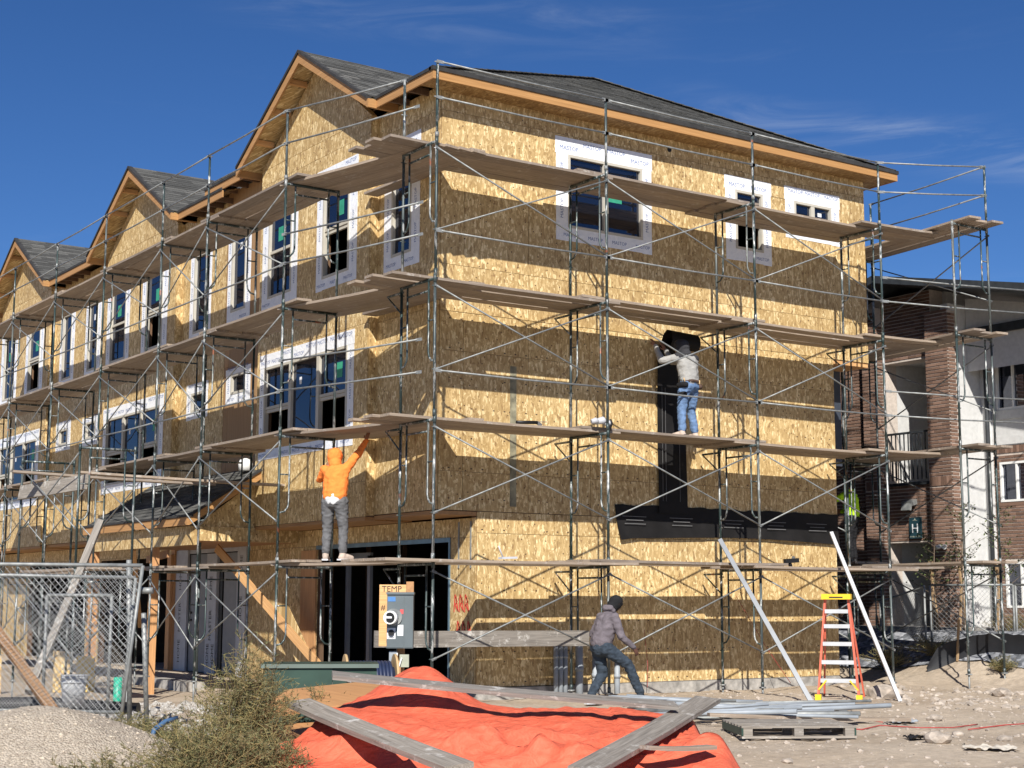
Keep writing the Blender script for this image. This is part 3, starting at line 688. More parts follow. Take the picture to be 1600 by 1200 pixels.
fr_jack = frame_proto(True, 'scaffold_frame'); fr_up = frame_proto(False, 'scaffold_frame'); used = {}
def frame(x, y, k, rz, label, group, dz=0):
    p = fr_jack if k == 0 else fr_up
    wob = rnd.uniform(-.004, .004)
    if p not in used:
        used[p] = 1; p.location = (x, y, 2*k+dz); p.rotation_euler = (0, wob, rz); p['label'] = label; p['group'] = group; return p
    return dup(p, (x, y, 2*k+dz), (0, wob, rz), label, group)
LIFT = ['ground lift', 'second lift', 'third lift', 'top lift']
PX = [0, 3.05, 6.11, 9.11]
GF = 'scaffold frames round the building'
for i, x in enumerate(PX):
    for k in range(4): frame(x, 0, k, 0, f'scaffold frame on the {LIFT[k]}, {ordw(i)} from the corner along the wide wall', GF)
LY = [3.30, 6.35, 8.45, 11.5, 14.55, 17.6, 20.6, 23.7]
for i, y in enumerate(LY):
    for k in range(4): frame(-.76, y, k, -math.pi/2, f'scaffold frame on the {LIFT[k]}, {ordw(i)} from the corner along the gabled wall', GF)
RT = [(10.28, -.62), (10.62, 2.43), (10.62, 5.48)]
for i, (x, y) in enumerate(RT):
    for k in range(4): frame(x, y, k, -math.pi/2, f'scaffold frame on the {LIFT[k]}, {ordw(i)} going back along the far end wall at right', GF, .13)
for i, y in enumerate((6.25, 9.3)):
    for k in range(2): frame(-2.88, y, k, -math.pi/2, f'{["nearer", "farther"][i]} frame on the {["lower", "upper"][k]} lift of the short outer scaffold at left', 'frames of the short outer scaffold', -.06)
# cross braces
def brace(p, q, zb, label, group='scaffold cross braces'):
    """X brace between uprights p and q (x, y), stud heights zb+.66 and zb+1.85"""
    p, q = Vector((*p, 0)), Vector((*q, 0)); n = (q-p).cross(Vector((0,0,1))).normalized()*.03
    if n.y > 0 or n.x > 0: n = -n if (n.y > 0 or (abs(n.y) < 1e-6 and n.x > 0)) else n
    base = (p+q)/2; base.z = zb+1.255; t = thing('cross_brace', label, 'cross brace', base, 0, group)
    for s, e in ((1, 0), (-1, .012)):
        a = p + n*(1+e*20) - base; b = q + n*(1+e*20) - base
        a.z = zb + (1.85 if s == 1 else .66) - base.z; b.z = zb + (.66 if s == 1 else 1.85) - base.z
        m = MB(); m.tube([a, b], .0125, 6); d = (b-a).normalized()
        for c, dd_ in ((a, d), (b, -d)): m.beam(c-dd_*.03, c+dd_*.05, .006, .035)
        m.build('brace_tube', 'galvanised', t)
    m = MB(); m.tube([n*.8, n*1.6], .014, 6); m.build('pivot', 'galvanised', t)
for i in range(3):
    for k in range(4): brace((PX[i], 0), (PX[i+1], 0), 2*k, f'cross brace on the {LIFT[k]}, {ordw(i)} bay from the corner on the wide wall')
for i in range(6):
    for k in range(4): brace((-.76, LY[i]), (-.76, LY[i+1]), 2*k, f'cross brace on the {LIFT[k]}, {ordw(i)} bay from the corner on the gabled wall')
for k in range(4):
    brace((RT[0][0]+FW, RT[0][1]), (RT[1][0]+FW, RT[1][1]), 2*k+.13, f'cross brace on the {LIFT[k]}, outer side of the scaffold past the far right corner')
    if k < 3: brace((RT[1][0], RT[1][1]), (RT[2][0], RT[2][1]), 2*k+.13, f'cross brace on the {LIFT[k]}, behind the far right corner of the building')
for k in range(2): brace((-2.88, 6.25), (-2.88, 9.3), 2*k-.06, f'cross brace on the {["lower", "upper"][k]} lift of the short outer scaffold at left')
# guard posts and rails
def post(x, y, z, h, label):
    t = thing('guard_post', label, 'guard post', (x, y, z), 0, 'guard posts on the top lift')
    m = MB(); m.tube([(0,0,-.15), (0,0,h)], .021, 8); m.build('post_tube', 'scaffold_steel', t)
    m = MB(); m.tube([(0,0,.02), (0,0,.09)], .03, 8); m.tube([(-.05,0,h-.02), (.05,0,h-.02)], .009, 5); m.tube([(-.05,0,h-.54), (.05,0,h-.54)], .009, 5); m.build('collar', 'galvanised', t)
def rail(a, b, label, group='scaffold guard rails'):
    a, b = Vector(a), Vector(b); c = (a+b)/2; t = thing('guard_rail', label, 'guard rail', c, 0, group)
    m = MB(); d = (b-a).normalized(); mid = (a+b)/2 + Vector((0,0,-.012*(b-a).length/3)); m.tube([a-c+d*.06, mid-c, b-c-d*.06], .0145, 7); m.build('rail_tube', 'galvanised', t)
    m = MB()
    for p, q in ((a, d), (b, -d)): m.beam(p-c-q*.03, p-c+q*.09, .008, .045)
    m.build('flattened_ends', 'galvanised', t)
for i, x in enumerate(PX): post(x, 0, 8.0, 1.15, f'guard post atop the {ordw(i)} upright along the wide wall')
post(0, FW, 8.0, 1.12, 'guard post on the inner leg of the corner frame')
for i, y in enumerate(LY[:7]): post(-.76, y, 8.0, 1.15, f'guard post atop the {ordw(i)} upright along the gabled wall')
post(RT[0][0]+FW, RT[0][1], 8.13, 1.15, 'guard post on the outer leg past the far right corner')
post(RT[1][0]+FW, RT[1][1], 8.13, 1.15, 'guard post behind the far right corner')
for z, w in ((9.13, 'top'), (8.6, 'middle')):
    for i in range(3): rail((PX[i], -.03, z), (PX[i+1], -.03, z), f'{w} guard rail above the roof eave, {ordw(i)} bay of the wide wall')
    rail((PX[3], -.04, z), (RT[0][0]+FW, RT[0][1], z+.13), f'{w} guard rail reaching past the far right corner')
    rail((RT[0][0]+FW, RT[0][1], z+.13), (RT[1][0]+FW, RT[1][1], z+.13), f'{w} guard rail running back beyond the far right corner')
    for i in range(6): rail((-.79, LY[i], z), (-.79, LY[i+1], z), f'{w} guard rail of the top lift, {ordw(i)} bay of the gabled wall')
rail((-.79, 3.3, 9.13), (0, FW, 9.12), 'top guard rail closing the corner bay at the gabled wall')
rail((-.79, 3.3, 8.6), (-.02, .5, 8.6), 'middle guard rail closing the corner bay at the gabled wall')
for k in (2, 3):
    for z, w in ((.66, 'low'), (1.13, 'high')):
        rail((-.79, 3.3, 2*k+z), (-.03, .35, 2*k+z), f'{w} corner bay rail on the {LIFT[k]} beside the narrow corner window')
    for i in range(6): rail((-.80, LY[i], 2*k+.64), (-.80, LY[i+1], 2*k+.64), f'low rail on the {LIFT[k]}, {ordw(i)} bay of the gabled wall')
for k in (2, 3):
    for i in range(3): rail((PX[i], -.05, 2*k+.64), (PX[i+1], -.05, 2*k+.64), f'low rail on the {LIFT[k]}, {ordw(i)} bay of the wide wall')
    for z, w in ((.64, 'lower'), (1.06, 'upper')): rail((9.11, -.06, 2*k+z), (12.16, -.78, 2*k+z), f'{w} long rail on the {LIFT[k]} running out past the far right corner'); rail((12.1, -.78, 2*k+z), (15.1, -1.2, 2*k+z), f'{w} farthest right rail on the {LIFT[k]}')
# planks
PLK = {}
def plank(p, q, w, label, group, mat='plank_wood', th=.038, tilt=0, up=(0,0,1)):
    p, q = Vector(p), Vector(q); Ln = round((q-p).length, 2); key = (Ln, w, mat, th, int(rnd.random()*4))
    if key not in PLK:
        m = MB(); j = lambda s: rnd.uniform(-s, s); n = 5; sect = []
        vs = []
        for i in range(n):
            x = -Ln/2 + Ln*i/(n-1); e = j(.004); b = .012*math.sin(math.pi*i/(n-1))
            vs += [(x,-w/2+e,-th/2-b), (x,w/2+e,-th/2-b), (x,w/2+e,th/2-b), (x,-w/2+e,th/2-b)]
        fs = [(0,1,2,3)[::-1], tuple(4*(n-1)+i for i in range(4))]
        for i in range(n-1):
            for c in range(4): a = 4*i+c; b = 4*i+(c+1)%4; fs.append((a, b, b+4, a+4))
        m.add(vs, fs); PLK[key] = m.mesh('plank', mat)
    o = bpy.data.objects.new('plank', PLK[key]); COL.objects.link(o)
    x = (q-p).normalized(); y = Vector(up).cross(x).normalized(); z = x.cross(y)
    if tilt: y, z = y*math.cos(tilt)+z*math.sin(tilt), z*math.cos(tilt)-y*math.sin(tilt)
    mt = Matrix((x, y, z)).transposed().to_4x4(); mt.translation = (p+q)/2; o.matrix_world = mt
    return tag(o, label, 'plank', group)
ROW = {0: [(-.13, .27), (.19, .27), (.47, .25), (.85, .27)], 1: [(.30, .27), (.57, .26), (.84, .26), (1.06, .16)], 2: [(.28, .26), (.60, .24), (.85, .24), (1.13, .25)], 3: [(.38, .26), (.64, .25), (.90, .25), (1.17, .24)]}
GP = 'scaffold planks'; EDGE = ['outermost', 'second from outside', 'third from outside', 'innermost']
for k in range(4):
    for i in range(3):
        for j, (y, w) in enumerate(ROW[k]):
            a = PX[i]-.28-rnd.uniform(0, .15)-(.22 if i == 0 and k > 0 else 0); b = PX[i+1]+.28+rnd.uniform(0, .12); zz = 2*k+2.0+(.042 if i % 2 == 1 else 0)+rnd.uniform(0, .004)
            if i == 0: a = -.62 - .12*(j % 2) if k else -.9
            plank((a, y+rnd.uniform(-.012, .012), zz), (b, y+rnd.uniform(-.012, .012), zz), w, f'{EDGE[j]} plank on the {LIFT[k]} platform, {ordw(i)} bay of the wide wall', GP)
    # beyond the fourth frame towards the far tower
    for j in range(3):
        y = .2+j*.28; plank((8.75, y, 2*k+2.045), (10.62+.2*(j % 2), y-.12, 2*k+2.06), .26, f'{EDGE[j]} plank bridging the {LIFT[k]} platform to the far right corner', GP)
    for j in range(3):
        x = 10.44+j*.3; plank((x, -1.0+.12*(j % 2), 2*k+2.14), (x+.42, 2.9, 2*k+2.14), .275, f'{EDGE[j]} plank on the {LIFT[k]} platform running back past the far right corner', GP)
        if k < 3: plank((x+.3, 2.2, 2*k+2.19), (x+.3, 5.8, 2*k+2.17), .275, f'{EDGE[j]} plank on the {LIFT[k]} platform behind the far right corner', GP)
    # left side
    if k:
        plank((.83, 3.42, 2*k+2.045), (.90, .30, 2*k+2.045), .26, f'wall side plank, {LIFT[k]} platform, corner bay of the gabled wall', GP)
    for j in range(4 if k else 2):
        xo = -.60+.27*j; plank((xo, 3.62, 2*k+2.0), (.17+.235*j - (0 if k else .05), .22, 2*k+1.998), .25, f'{EDGE[j]} plank, {LIFT[k]} platform, corner bay of the gabled wall', GP)
    for i in range(6):
        for j in range(4 if k else 2):
            x = -.61+.26*j; zz = 2*k+2.0+(.042 if i % 2 == 0 else 0)
            plank((x, LY[i]-.3-rnd.uniform(0, .15), zz+.003*j), (x+rnd.uniform(-.01, .01), LY[i+1]+.3+rnd.uniform(0, .1), zz+.003*j), .245, f'{EDGE[j]} plank, {LIFT[k]} platform, {ordw(i)} bay of the gabled wall', GP)
plank((-.35, 6.0, 6.06), (-.30, 7.3, 6.06), .14, 'short orange-painted board end lying on the third lift platform', None, 'pine')
# side brackets carrying the inner planks
bi = 0
for i, x in enumerate(PX):
    for k in (1, 2, 3):
        t = thing('side_bracket', f'side bracket under inner planks of the {LIFT[k-1]}, {ordw(i)} frame of the wide wall', 'bracket', (x, FW, 2*k-.1), 0, 'side brackets under the inner planks')
        m = MB(); m.tube([(0,-.03,0), (0,.42,0)], .018, 6); m.build('arm', 'scaffold_steel', t)
        m = MB(); m.tube([(0,0,-.32), (0,.40,-.02)], .012, 6); m.build('stay', 'scaffold_steel', t)
# short outer scaffold planks
plank((-3.35, 8.3, 3.62), (.05, 7.6, 3.5), .24, 'long pale plank crossing from the short outer scaffold towards the porch roof', None)
plank((-2.6, 7.2, 3.57), (.9, 6.5, 3.46), .24, 'second long plank crossing just below the pale one above the porch roof', None)
plank((-2.92, 9.25, 3.33), (-2.70, 6.38, 3.36), .25, 'grey board standing on edge across the short outer scaffold', None, 'weathered_plank', .04, R(80))
plank((-2.7, 6.0, 3.9), (-2.5, 9.6, 3.9), .25, 'plank lying on the top bars of the short outer scaffold', None) if False else None
for j in range(2): plank((-2.6+.28*j, 6.0, 1.96), (-2.6+.28*j, 9.7, 1.96), .25, f'{["outer", "inner"][j]} plank on the lower lift of the short outer scaffold', 'planks of the short outer scaffold')
# things lying on the platforms
t = thing('cloth_bundle', 'white wrapped bundle tied to the second upright at the second platform', 'bundle', (3.0, .1, 4.1))
m = MB(); m.smooth = True
for c, r_ in (((-.12,0,.02), .06), ((0,-.02,.03), .075), ((.1,-.03,0), .055)):
    for q in range(1): m.tube([(c[0]-r_,c[1],c[2]), (c[0],c[1]-.02,c[2]+.02), (c[0]+r_,c[1],c[2]-.01)], [r_*.6, r_*.8, r_*.5], 8)
m.build('wrap', 'wrap_grey', t); m = MB(); m.tube([(.12,-.03,-.1), (.16,-.04,.02), (.14,-.03,.07)], .035, 7); m.build('dark_end', 'black_plastic', t)
t = thing('caulk_gun', 'dark caulking gun lying on the second platform against the wide wall', 'caulk gun', (1.95, .45, 4.07))
m = MB(); m.tube([(-.25,0,.0), (.12,0,.02)], .026, 8); m.build('barrel', 'black_plastic', t); m = MB(); m.beam((.12,0,.02), (.2,0,-.02), .02, .05); m.tube([(.12,0,.03), (.3,0,.04)], .006, 5); m.build('handle', 'ink_grey', t)
t = thing('tool_bundle', 'dark nail gun left on the lowest platform near the far end of the wide wall', 'nail gun', (7.0, .2, 2.08))
m = MB(); m.beam((-.16,0,.03), (.14,0,.05), .06, .07); m.beam((-.05,0,.0), (.0,.02,-.06), .04, .05); m.build('body', 'black_plastic', t); m = MB(); m.beam((.02,0,.05), (.05,0,.11), .03, .04); m.build('grip', 'ink_grey', t)
t = thing('paper_scrap', 'crumpled white scrap and nail stub on the lowest platform left of the second upright', 'scrap', (1.15, -.1, 2.05)); m = MB(); m.beam((-.1,0,0), (.16,0,.01), .1, .03); m.tube([(-.05,0,0), (-.13,0,.17)], .01, 5); m.build('scrap', 'wrap_grey', t)

# ------------------------------------------------------------------ porch
p = thing('entry_porch', 'shingled lean-to porch roof on timber posts in front of the entry doors', 'porch', (-.4, 9.5, 0))
PO = Vector((-.4, 9.5, 0))
def pp(mb, name, mats, par=None, kind=None):
    o = mb.build(name, mats, par or p, kind); o.location = -PO if par is None else (0,0,0); return o
e0, e1 = (-.50, 7.40, 2.93), (-.50, 12.75, 2.93); w0, w1 = (.95, 7.40, 3.86), (.95, 12.75, 3.86)
m = MB(); m.add([e0, e1, w1, w0]+[(a, b, c-.03) for a, b, c in (e0, e1, w1, w0)], [(0,1,2,3), (7,6,5,4), (0,4,5,1), (1,5,6,2), (2,6,7,3), (3,7,4,0)]); r = pp(m, 'roof', 'osb_flat')
rf = MB(); roof_slope(rf, e0, e1, w1, w0, .14, .3, .014); o = rf.build('shingle_courses', 'shingle', r, 'stuff')
m = MB(); m.box(-.54, -.502, 7.38, 12.8, 2.76, 2.90); m.build('fascia', 'fascia_pine_y', r)
m = MB(); m.add([(-.50, 7.375, 2.76), (.93, 7.375, 3.68), (.93, 7.375, 3.83), (-.50, 7.375, 2.90), (-.50, 7.40, 2.76), (.93, 7.40, 3.68), (.93, 7.40, 3.83), (-.50, 7.40, 2.90)], [(0,1,2,3), (7,6,5,4), (0,4,5,1), (1,5,6,2), (2,6,7,3), (3,7,4,0)]); m.build('rake_board', 'fascia_pine', r)
m = MB(); m.box(-.56, -.44, 7.35, 12.8, 2.905, 2.945); m.beam((-.5, 7.37, 2.93), (.94, 7.37, 3.86), .06, .04); m.build('drip_edge', 'roof_edge', r)
m = MB(); m.box(-.42, -.30, 7.5, 12.7, 2.42, 2.755); pp(m, 'header_beam', 'osb'); m = MB(); m.box(-.30, 1.70, 7.55, 7.66, 2.5, 2.75); m.add([(-.3, 7.6, 2.75), (.9, 7.6, 2.75), (.9, 7.6, 3.65)], [(0,1,2)]); pp(m, 'side_panel', 'osb')
m = MB(); m.box(-.28, 1.7, 7.67, 12.7, 2.50, 2.52); pp(m, 'ceiling_panel', 'plywood')
for y_ in (9.2,): 
    m = MB(); m.beam((-.42, y_, -.45), (-.40, y_, 2.42), .15, .09, (0,1,0)); o = pp(m, 'post', 'pine_vertical')
m = MB(); m.box(-.45, -.30, 12.45, 12.6, -.4, 2.42); pp(m, 'post', 'pine_vertical'); m = MB(); m.box(1.55, 1.70, 13.25, 13.45, -.3, 2.42); pp(m, 'post', 'pine_vertical')
m = MB(); m.beam((-.36, 10.4, 2.40), (.9, 13.2, .9), .09, .04); pp(m, 'brace_board', 'pine'); m = MB(); m.beam((-.30, 8.8, 2.30), (1.0, 13.2, 2.30), .04, .14); pp(m, 'ledger', 'plywood')
# big diagonal brace board leaning at the entry corner
plank((.62, 8.75, 2.42), (1.35, 5.75, .25), .16, 'long sunlit board leaning across the entry beside the wrapped doors', None, 'pine', .04, R(90))
plank((1.25, 7.6, 1.6), (1.42, 6.3, .1), .42, 'strip of wafer board leaning under the diagonal board by the entry', None, 'osb', .012, R(90))
t = thing('vent_bag', 'white round cap standing on the upper edge of the porch roof', 'cap', (.78, 7.9, 3.86)); m = MB(); m.tube([(0,0,-.05), (0,0,.08), (0,0,.15), (0,0,.18)], [.13, .14, .11, .03], 12); m.build('cap', 'white_vinyl', t)
#PART3
# ------------------------------------------------------------------ foreground pile under an orange tarp
CF = Vector((.563, .826, 0)); CR = Vector((.826, -.563, 0)); CC = Vector((-11.188, -18.351, 0))
def loc(a, d, z=0): return CC + CR*a + CF*d + Vector((0, 0, z))     # a metres right of, d metres beyond the photographer's stand
def tarpH(a, d):
    crest = 14.1 + .25*math.sin(a*1.3); prof = sstep(10.9, crest-.2, d)*(1-.75*sstep(crest+.15, crest+.9, d))
    h = .42 + .33*math.exp(-((a+.80)/.40)**2)*sstep(13.2, 14.1, d) + .16*math.exp(-((a+1.2)/.7)**2) + .04*math.sin(a*2.1+1)
    if a > .9: h += .02
    z = h*prof
    z += .05*abs(nv(a*.5+d*.9, d*.5-a*.3, 0, 1.3)) + .03*(1-abs(nv(a+d*.7, d-.4*a, 5, 1.2))*2)*.6
    z += .010*(1-abs(nv(a*.6+d, d*1.3-a, 2, 4))*2.2)
    for c0, dr_, w_, hh in ((-.6, .9, .05, .10), (.35, 1.5, .045, .09), (1.0, .7, .05, .07), (-1.3, -.5, .05, .07), (.1, -.9, .04, .07), (-.2, 2.2, .035, .06), (.8, 2.6, .035, .06)):
        q_ = (d-12.4)-dr_*(a-c0)*.35+.12*math.sin(a*3+c0*5); z += hh*math.exp(-(q_/w_)**2*.35)*sstep(1.4, .3, abs(a-c0))
    return z
def edge(d):
    L_ = -1.98 + .50*sstep(12.3, 14.4, d) + .05*math.sin(d*5); Rr = 1.80 + .06*math.sin(d*4+1) - .10*sstep(13.4, 14.6, d); return L_, Rr
t = thing('tarp_covered_pile', 'bright orange tarp draped over a low pile of building materials in the foreground', 'tarp', loc(0, 12.6))
TO = loc(0, 12.6); m = MB(); m.smooth = True; NA, ND = 150, 110; vs = []
for j in range(ND+1):
    d = 10.7 + (15.0-10.7)*j/ND; l, r_ = edge(d)
    for i in range(NA+1):
        u = i/NA; a = l+(r_-l)*u; z = tarpH(a, d)
        e = min(u, 1-u)*(r_-l); fall = sstep(0, .20, e); z = .05+(z-.05)*fall + .02*nv(a, d, 7, 9)
        if u > .5 and d < 12.6: z = z*(1) + .16*math.exp(-((a-1.6)/.3)**2)*math.exp(-((d-12.9)/.6)**2)
        a2 = a + (1-fall)*.02*math.sin(d*17)
        vs.append(loc(a2, d, max(z, .0))-TO)
m.add(vs, [(j*(NA+1)+i, j*(NA+1)+i+1, (j+1)*(NA+1)+i+1, (j+1)*(NA+1)+i) for j in range(ND) for i in range(NA)])
o = m.build('tarp_sheet', 'orange_tarp', t)
m = MB(); pts = [loc(edge(10.7+.1*i)[1]-.09, 10.7+.1*i, .03+.02*math.sin(i))-TO for i in range(8, 40)]; m.tube(pts, .018, 6); m.build('rolled_hem', 'orange_tarp', t)
plank(loc(-1.50, 13.15, .83), loc(1.42, 13.65, .555), .19, 'white speckled plank laid across the crest of the orange tarp', 'planks weighing down the tarp', 'weathered_plank', .036, R(10))
plank(loc(-1.80, 13.25, .60), loc(-.35, 10.75, .33), .225, 'heavy grey weathered plank lying on the left part of the orange tarp', 'planks weighing down the tarp', 'weathered_plank', .04, R(6))
plank(loc(1.80, 14.5, .56), loc(.50, 11.1, .27), .23, 'grey plank with paint specks lying on the right part of the orange tarp', 'planks weighing down the tarp', 'weathered_plank', .038, R(-6))
plank(loc(1.0, 11.9, .36), loc(1.55, 12.3, .33), .12, 'short broken wood offcut on the right end of the orange tarp', None, 'plank_wood', .03)
# plywood sheets left of the tarp
def sheet(pts, th, name, label, cat, mat, grp=None):
    c = sum((Vector(p) for p in pts), Vector())/len(pts); n = (Vector(pts[1])-Vector(pts[0])).cross(Vector(pts[-1])-Vector(pts[0])).normalized()*th
    k = len(pts); m = MB(); m.add([Vector(p)-c for p in pts]+[Vector(p)-c+n for p in pts], [tuple(range(k)), tuple(range(2*k-1, k-1, -1))]+[(i, (i+1)%k, k+(i+1)%k, k+i) for i in range(k)])
    o = m.build(name, mat); o.location = c; return tag(o, label, cat, grp)
sheet([loc(-2.45, 13.6, .38), loc(-.9, 13.9, .62), loc(-.7, 15.1, .74), loc(-2.1, 14.9, .60)], .018, 'plywood_sheet', 'brown plywood sheet sloping out from under the left of the tarp', 'plywood', 'plywood', 'plywood sheets by the tarp')
sheet([loc(-2.25, 13.1, .26), loc(-1.2, 12.9, .28), loc(-1.2, 13.9, .40), loc(-2.5, 13.7, .34)], .018, 'plywood_sheet', 'lower plywood sheet under the grey plank at the left of the tarp', 'plywood', 'plywood', 'plywood sheets by the tarp')
m = MB(); 
for i in range(7): m.box(-.9, .9, -.3+.1*i, -.22+.1*i, 0, .22)
# dark stack beneath the tarp's right end
t = thing('lumber_stack', 'dark stack of boards showing under the right edge of the orange tarp', 'lumber', loc(1.35, 12.6))
for i in range(4):
    m = MB(); a = loc(-.3, -.9+.0*i)-CC; p0 = loc(1.0+.14*i, 11.2, .05)-loc(1.35, 12.6); p1 = loc(1.0+.16*i, 14.0, .05)-loc(1.35, 12.6); m.beam(p0, p1, .12, .09); m.beam(p0+Vector((0,0,.1)), p1+Vector((0,0,.1)), .12, .09) if False else None
    m.build('board', 'dark_stud', t)

# ------------------------------------------------------------------ transformer, cable reel, meter, beam, conduits
t = thing('transformer_box', 'low dark green metal utility box between the weed bush and the tarp', 'utility box', (-3.1, -2.75, 0), R(-28))
m = MB(); m.box(-.62, .12, -.35, .35, 0, .72); m.build('cabinet', 'transformer_green', t)
m = MB(); m.prism([(-.38, .723), (.38, .723), (.36, .765), (-.36, .765)], 'x', -.65, .62); m.build('lid', 'transformer_green', t)
m = MB(); m.box(.125, .60, -.33, .33, 0, .71); m.build('door', 'transformer_green', t)
m = MB(); m.tube([(.3, -.33, .60), (.3, -.37, .60)], .03, 8); m.tube([(.3, -.36, .60), (.33, -.38, .55)], .01, 5); m.build('lock', 'galvanised', t)
t = thing('cable_reel', 'wooden reel wound with dark blue cable behind the green box', 'cable reel', (-1.43, -.85, .42), R(-22))
for x in (-.33, .30):
    m = MB(); m.tube([(x,0,0), (x+.03,0,0)], .36, 24); m.build('flange', 'reel_wood', t)
for i in range(13):
    pass
m = MB(); m.tube([(-.3,0,0), (.3,0,0)], .20, 18)
m.build('drum', 'cable_blue', t)
m = MB(); N = 12*20; rr_ = [(-.27+.54*i/N, .255*math.cos(i*2*math.pi/20), .255*math.sin(i*2*math.pi/20)) for i in range(N)]; m.tube(rr_, .026, 6); m.build('cable', 'cable_blue', t)
t = thing('meter_pedestal', 'grey electric meter box with white round meter on a temporary power post', 'meter box', (-.86, -.62, 0), R(-34))
m = MB(); m.box(-.17, .17, -.12, .08, .84, 1.53); m.build('enclosure', 'meter_grey', t)
m = MB(); m.box(-.18, .18, -.14, .09, 1.53, 1.56); m.build('hood', 'meter_grey', t)
m = MB(); m.box(-.168, .05, -.128, -.12, .85, 1.51); m.build('door', 'meter_grey', t)
m = MB(); m.box(.062, .168, -.127, -.12, .85, 1.51); m.build('door', 'meter_grey', t)
m = MB(); m.tube([(-.08,-.125,1.24), (-.08,-.15,1.24)], .11, 20); m.build('meter_ring', 'galvanised', t)
m = MB(); m.tube([(-.10,-.15,1.235), (-.12,-.30,1.235)], .085, 20); md = m.build('meter', 'white_vinyl', t)
m = MB(); m.tube([(-.12,-.301,1.235), (-.121,-.305,1.235)], .066, 18); m.build('meter_face', 'black_plastic', md)
m = MB(); m.box(-.17, -.07, -.312, -.306, 1.225, 1.25); m.build('meter_plate', 'sticker_white', md)
for (x0_, x1_, z0_, z1_, mt) in ((-.16, -.06, 1.44, 1.50, 'sticker_blue'), (.0, .045, 1.28, 1.34, 'sticker_red'), (-.03, .045, 1.0, 1.14, 'sticker_white'), (-.165, -.055, .96, 1.10, 'sticker_white')):
    m = MB(); m.box(x0_, x1_, -.131, -.129, z0_, z1_); m.build('sticker', mt, t)
m = MB(); m.tube([(-.11,-.13,1.04), (-.11,-.16,1.04)], .04, 12); m.build('padlock_ring', 'black_plastic', t)
text('lettering', 'DANGER', .022, 'ink_black', t, (-.11, -.1325, .975), (1,0,0), (0,0,1))
m = MB(); m.beam((0,.14,0), (0,.14,1.4), .09, .09); m.build('post', 'pine_vertical', t)
m = MB(); m.box(-.29, .06, .12, .135, .86, 1.66); m.build('back_board', 'pine', t); m = MB(); m.box(.062, .16, .12, .138, 1.3, 1.70); m.build('back_board', 'plywood', t)
text('lettering', 'TEMP', .11, 'ink_black', t, (-.13, .118, 1.60), (1,0,0), (0,0,1)); text('lettering', '#', .10, 'ink_black', t, (-.24, .118, 1.36), (1,0,0), (0,0,1))
m = MB(); m.box(.0, .12, -.10, -.03, .60, .76); m.build('outlet_box', 'insulation_grey' if 'insulation_grey' in MATS else 'rag_green', t)
m = MB(); m.box(-.14, -.04, -.05, .03, .62, .80); m.build('junction_box', 'pvc_grey', t)
m = MB(); m.tube([(-.03,-.1,.78), (-.06,-.14,.62), (-.04,-.16,.5), (.0,-.14,.62), (.03,-.12,.72)], .009, 5); m.build('cord', 'white_vinyl', t)
m = MB(); m.tube([(-.03,-.12,.76), (-.14,-.2,.5), (-.24,-.26,.25), (-.3,-.3,.1)], .012, 5); m.build('cord', 'white_vinyl', t)
plank((-.48, .74, .92), (3.22, .72, .90), .23, 'wide grey board on edge behind the power post, reaching the walking man', None, 'weathered_plank', .04, R(90))
cx_ = [(3.10, .80), (3.19, .80), (3.28, .80)]
for i, (x, h) in enumerate(cx_):
    t = thing('conduit_pipe', f'{["left", "middle", "right"][i]} of the three thin grey pipes rising beside the wide wall', 'pipe', (x, 1.40, 0), 0, 'grey pipes rising by the wide wall'); m = MB(); m.tube([(0,0,-.2), (0,0,h)], .038, 12); m.tube([(0,0,h*.72), (0,0,h*.78)], .043, 12); m.build('pipe', 'pvc_grey', t)
for x, h, l in ((3.55, .82, 'thick grey pipe rising by the wide wall left of the walking man'), (3.86, .6, 'pale pipe stub behind the legs of the walking man'), (4.30, .55, 'pale pipe stub right of the legs of the walking man')):
    t = thing('conduit_pipe', l, 'pipe', (x, 1.40, 0), 0, 'grey pipes rising by the wide wall'); m = MB(); r_ = .06 if h > .7 else .045; m.tube([(0,0,-.2), (0,0,h)], r_, 12); m.tube([(0,0,h*.45), (0,0,h*.55)], r_+.008, 12); m.build('pipe', 'pvc_grey', t)
# building paper on the wide wall
t = thing('building_paper_band', 'black building paper band stapled low across the wide wall, its lower edge hanging loose', 'building paper', (7, YW, 2.7)); o_ = Vector((7, YW, 2.7))
m = MB(); m.smooth = True; NX, NZ = 120, 10; vs = []
for i in range(NX+1):
    x = 4.36+(9.45-4.36)*i/NX
    for j in range(NZ+1):
        v = j/NZ; top = 3.02-.012*abs(math.sin(x*9))-.03*nv(x, 0, 0, 3); bot = 2.50+.03*math.sin(x*1.1)-.03*math.exp(-((x-4.36)/.25)**2); z = bot+(top-bot)*v
        out = .02+.045*(1-v)**2*(1+.5*nv(x, 3, 0, 1.2))+.01*nv(x, z, 0, 4); vs.append(Vector((x+.03*(1-v)*math.exp(-((x-4.36)/.2)**2)*3, YW-.012-out, z))-o_)
m.add(vs, [(i*(NZ+1)+j, (i+1)*(NZ+1)+j, (i+1)*(NZ+1)+j+1, i*(NZ+1)+j+1) for i in range(NX) for j in range(NZ)])
bp = m.build('paper_sheet', 'building_paper', t)
for x in (4.75, 5.75, 6.9, 7.9, 8.9):
    for q, (dz_, w_) in enumerate(((.12, .5), (.06, .36), (.0, .44))):
        m = MB(); m.box(x-w_/2-7, x+w_/2-7, -.058-.012*q, -.056-.012*q, dz_+.0, dz_+.012); m.build('printed_line', 'ink_grey', t)
t = thing('building_paper_strip', 'upright strip of black building paper with its roll curling out at the top', 'building paper', (5.58, YW, 4.4)); o_ = Vector((5.58, YW, 4.4))
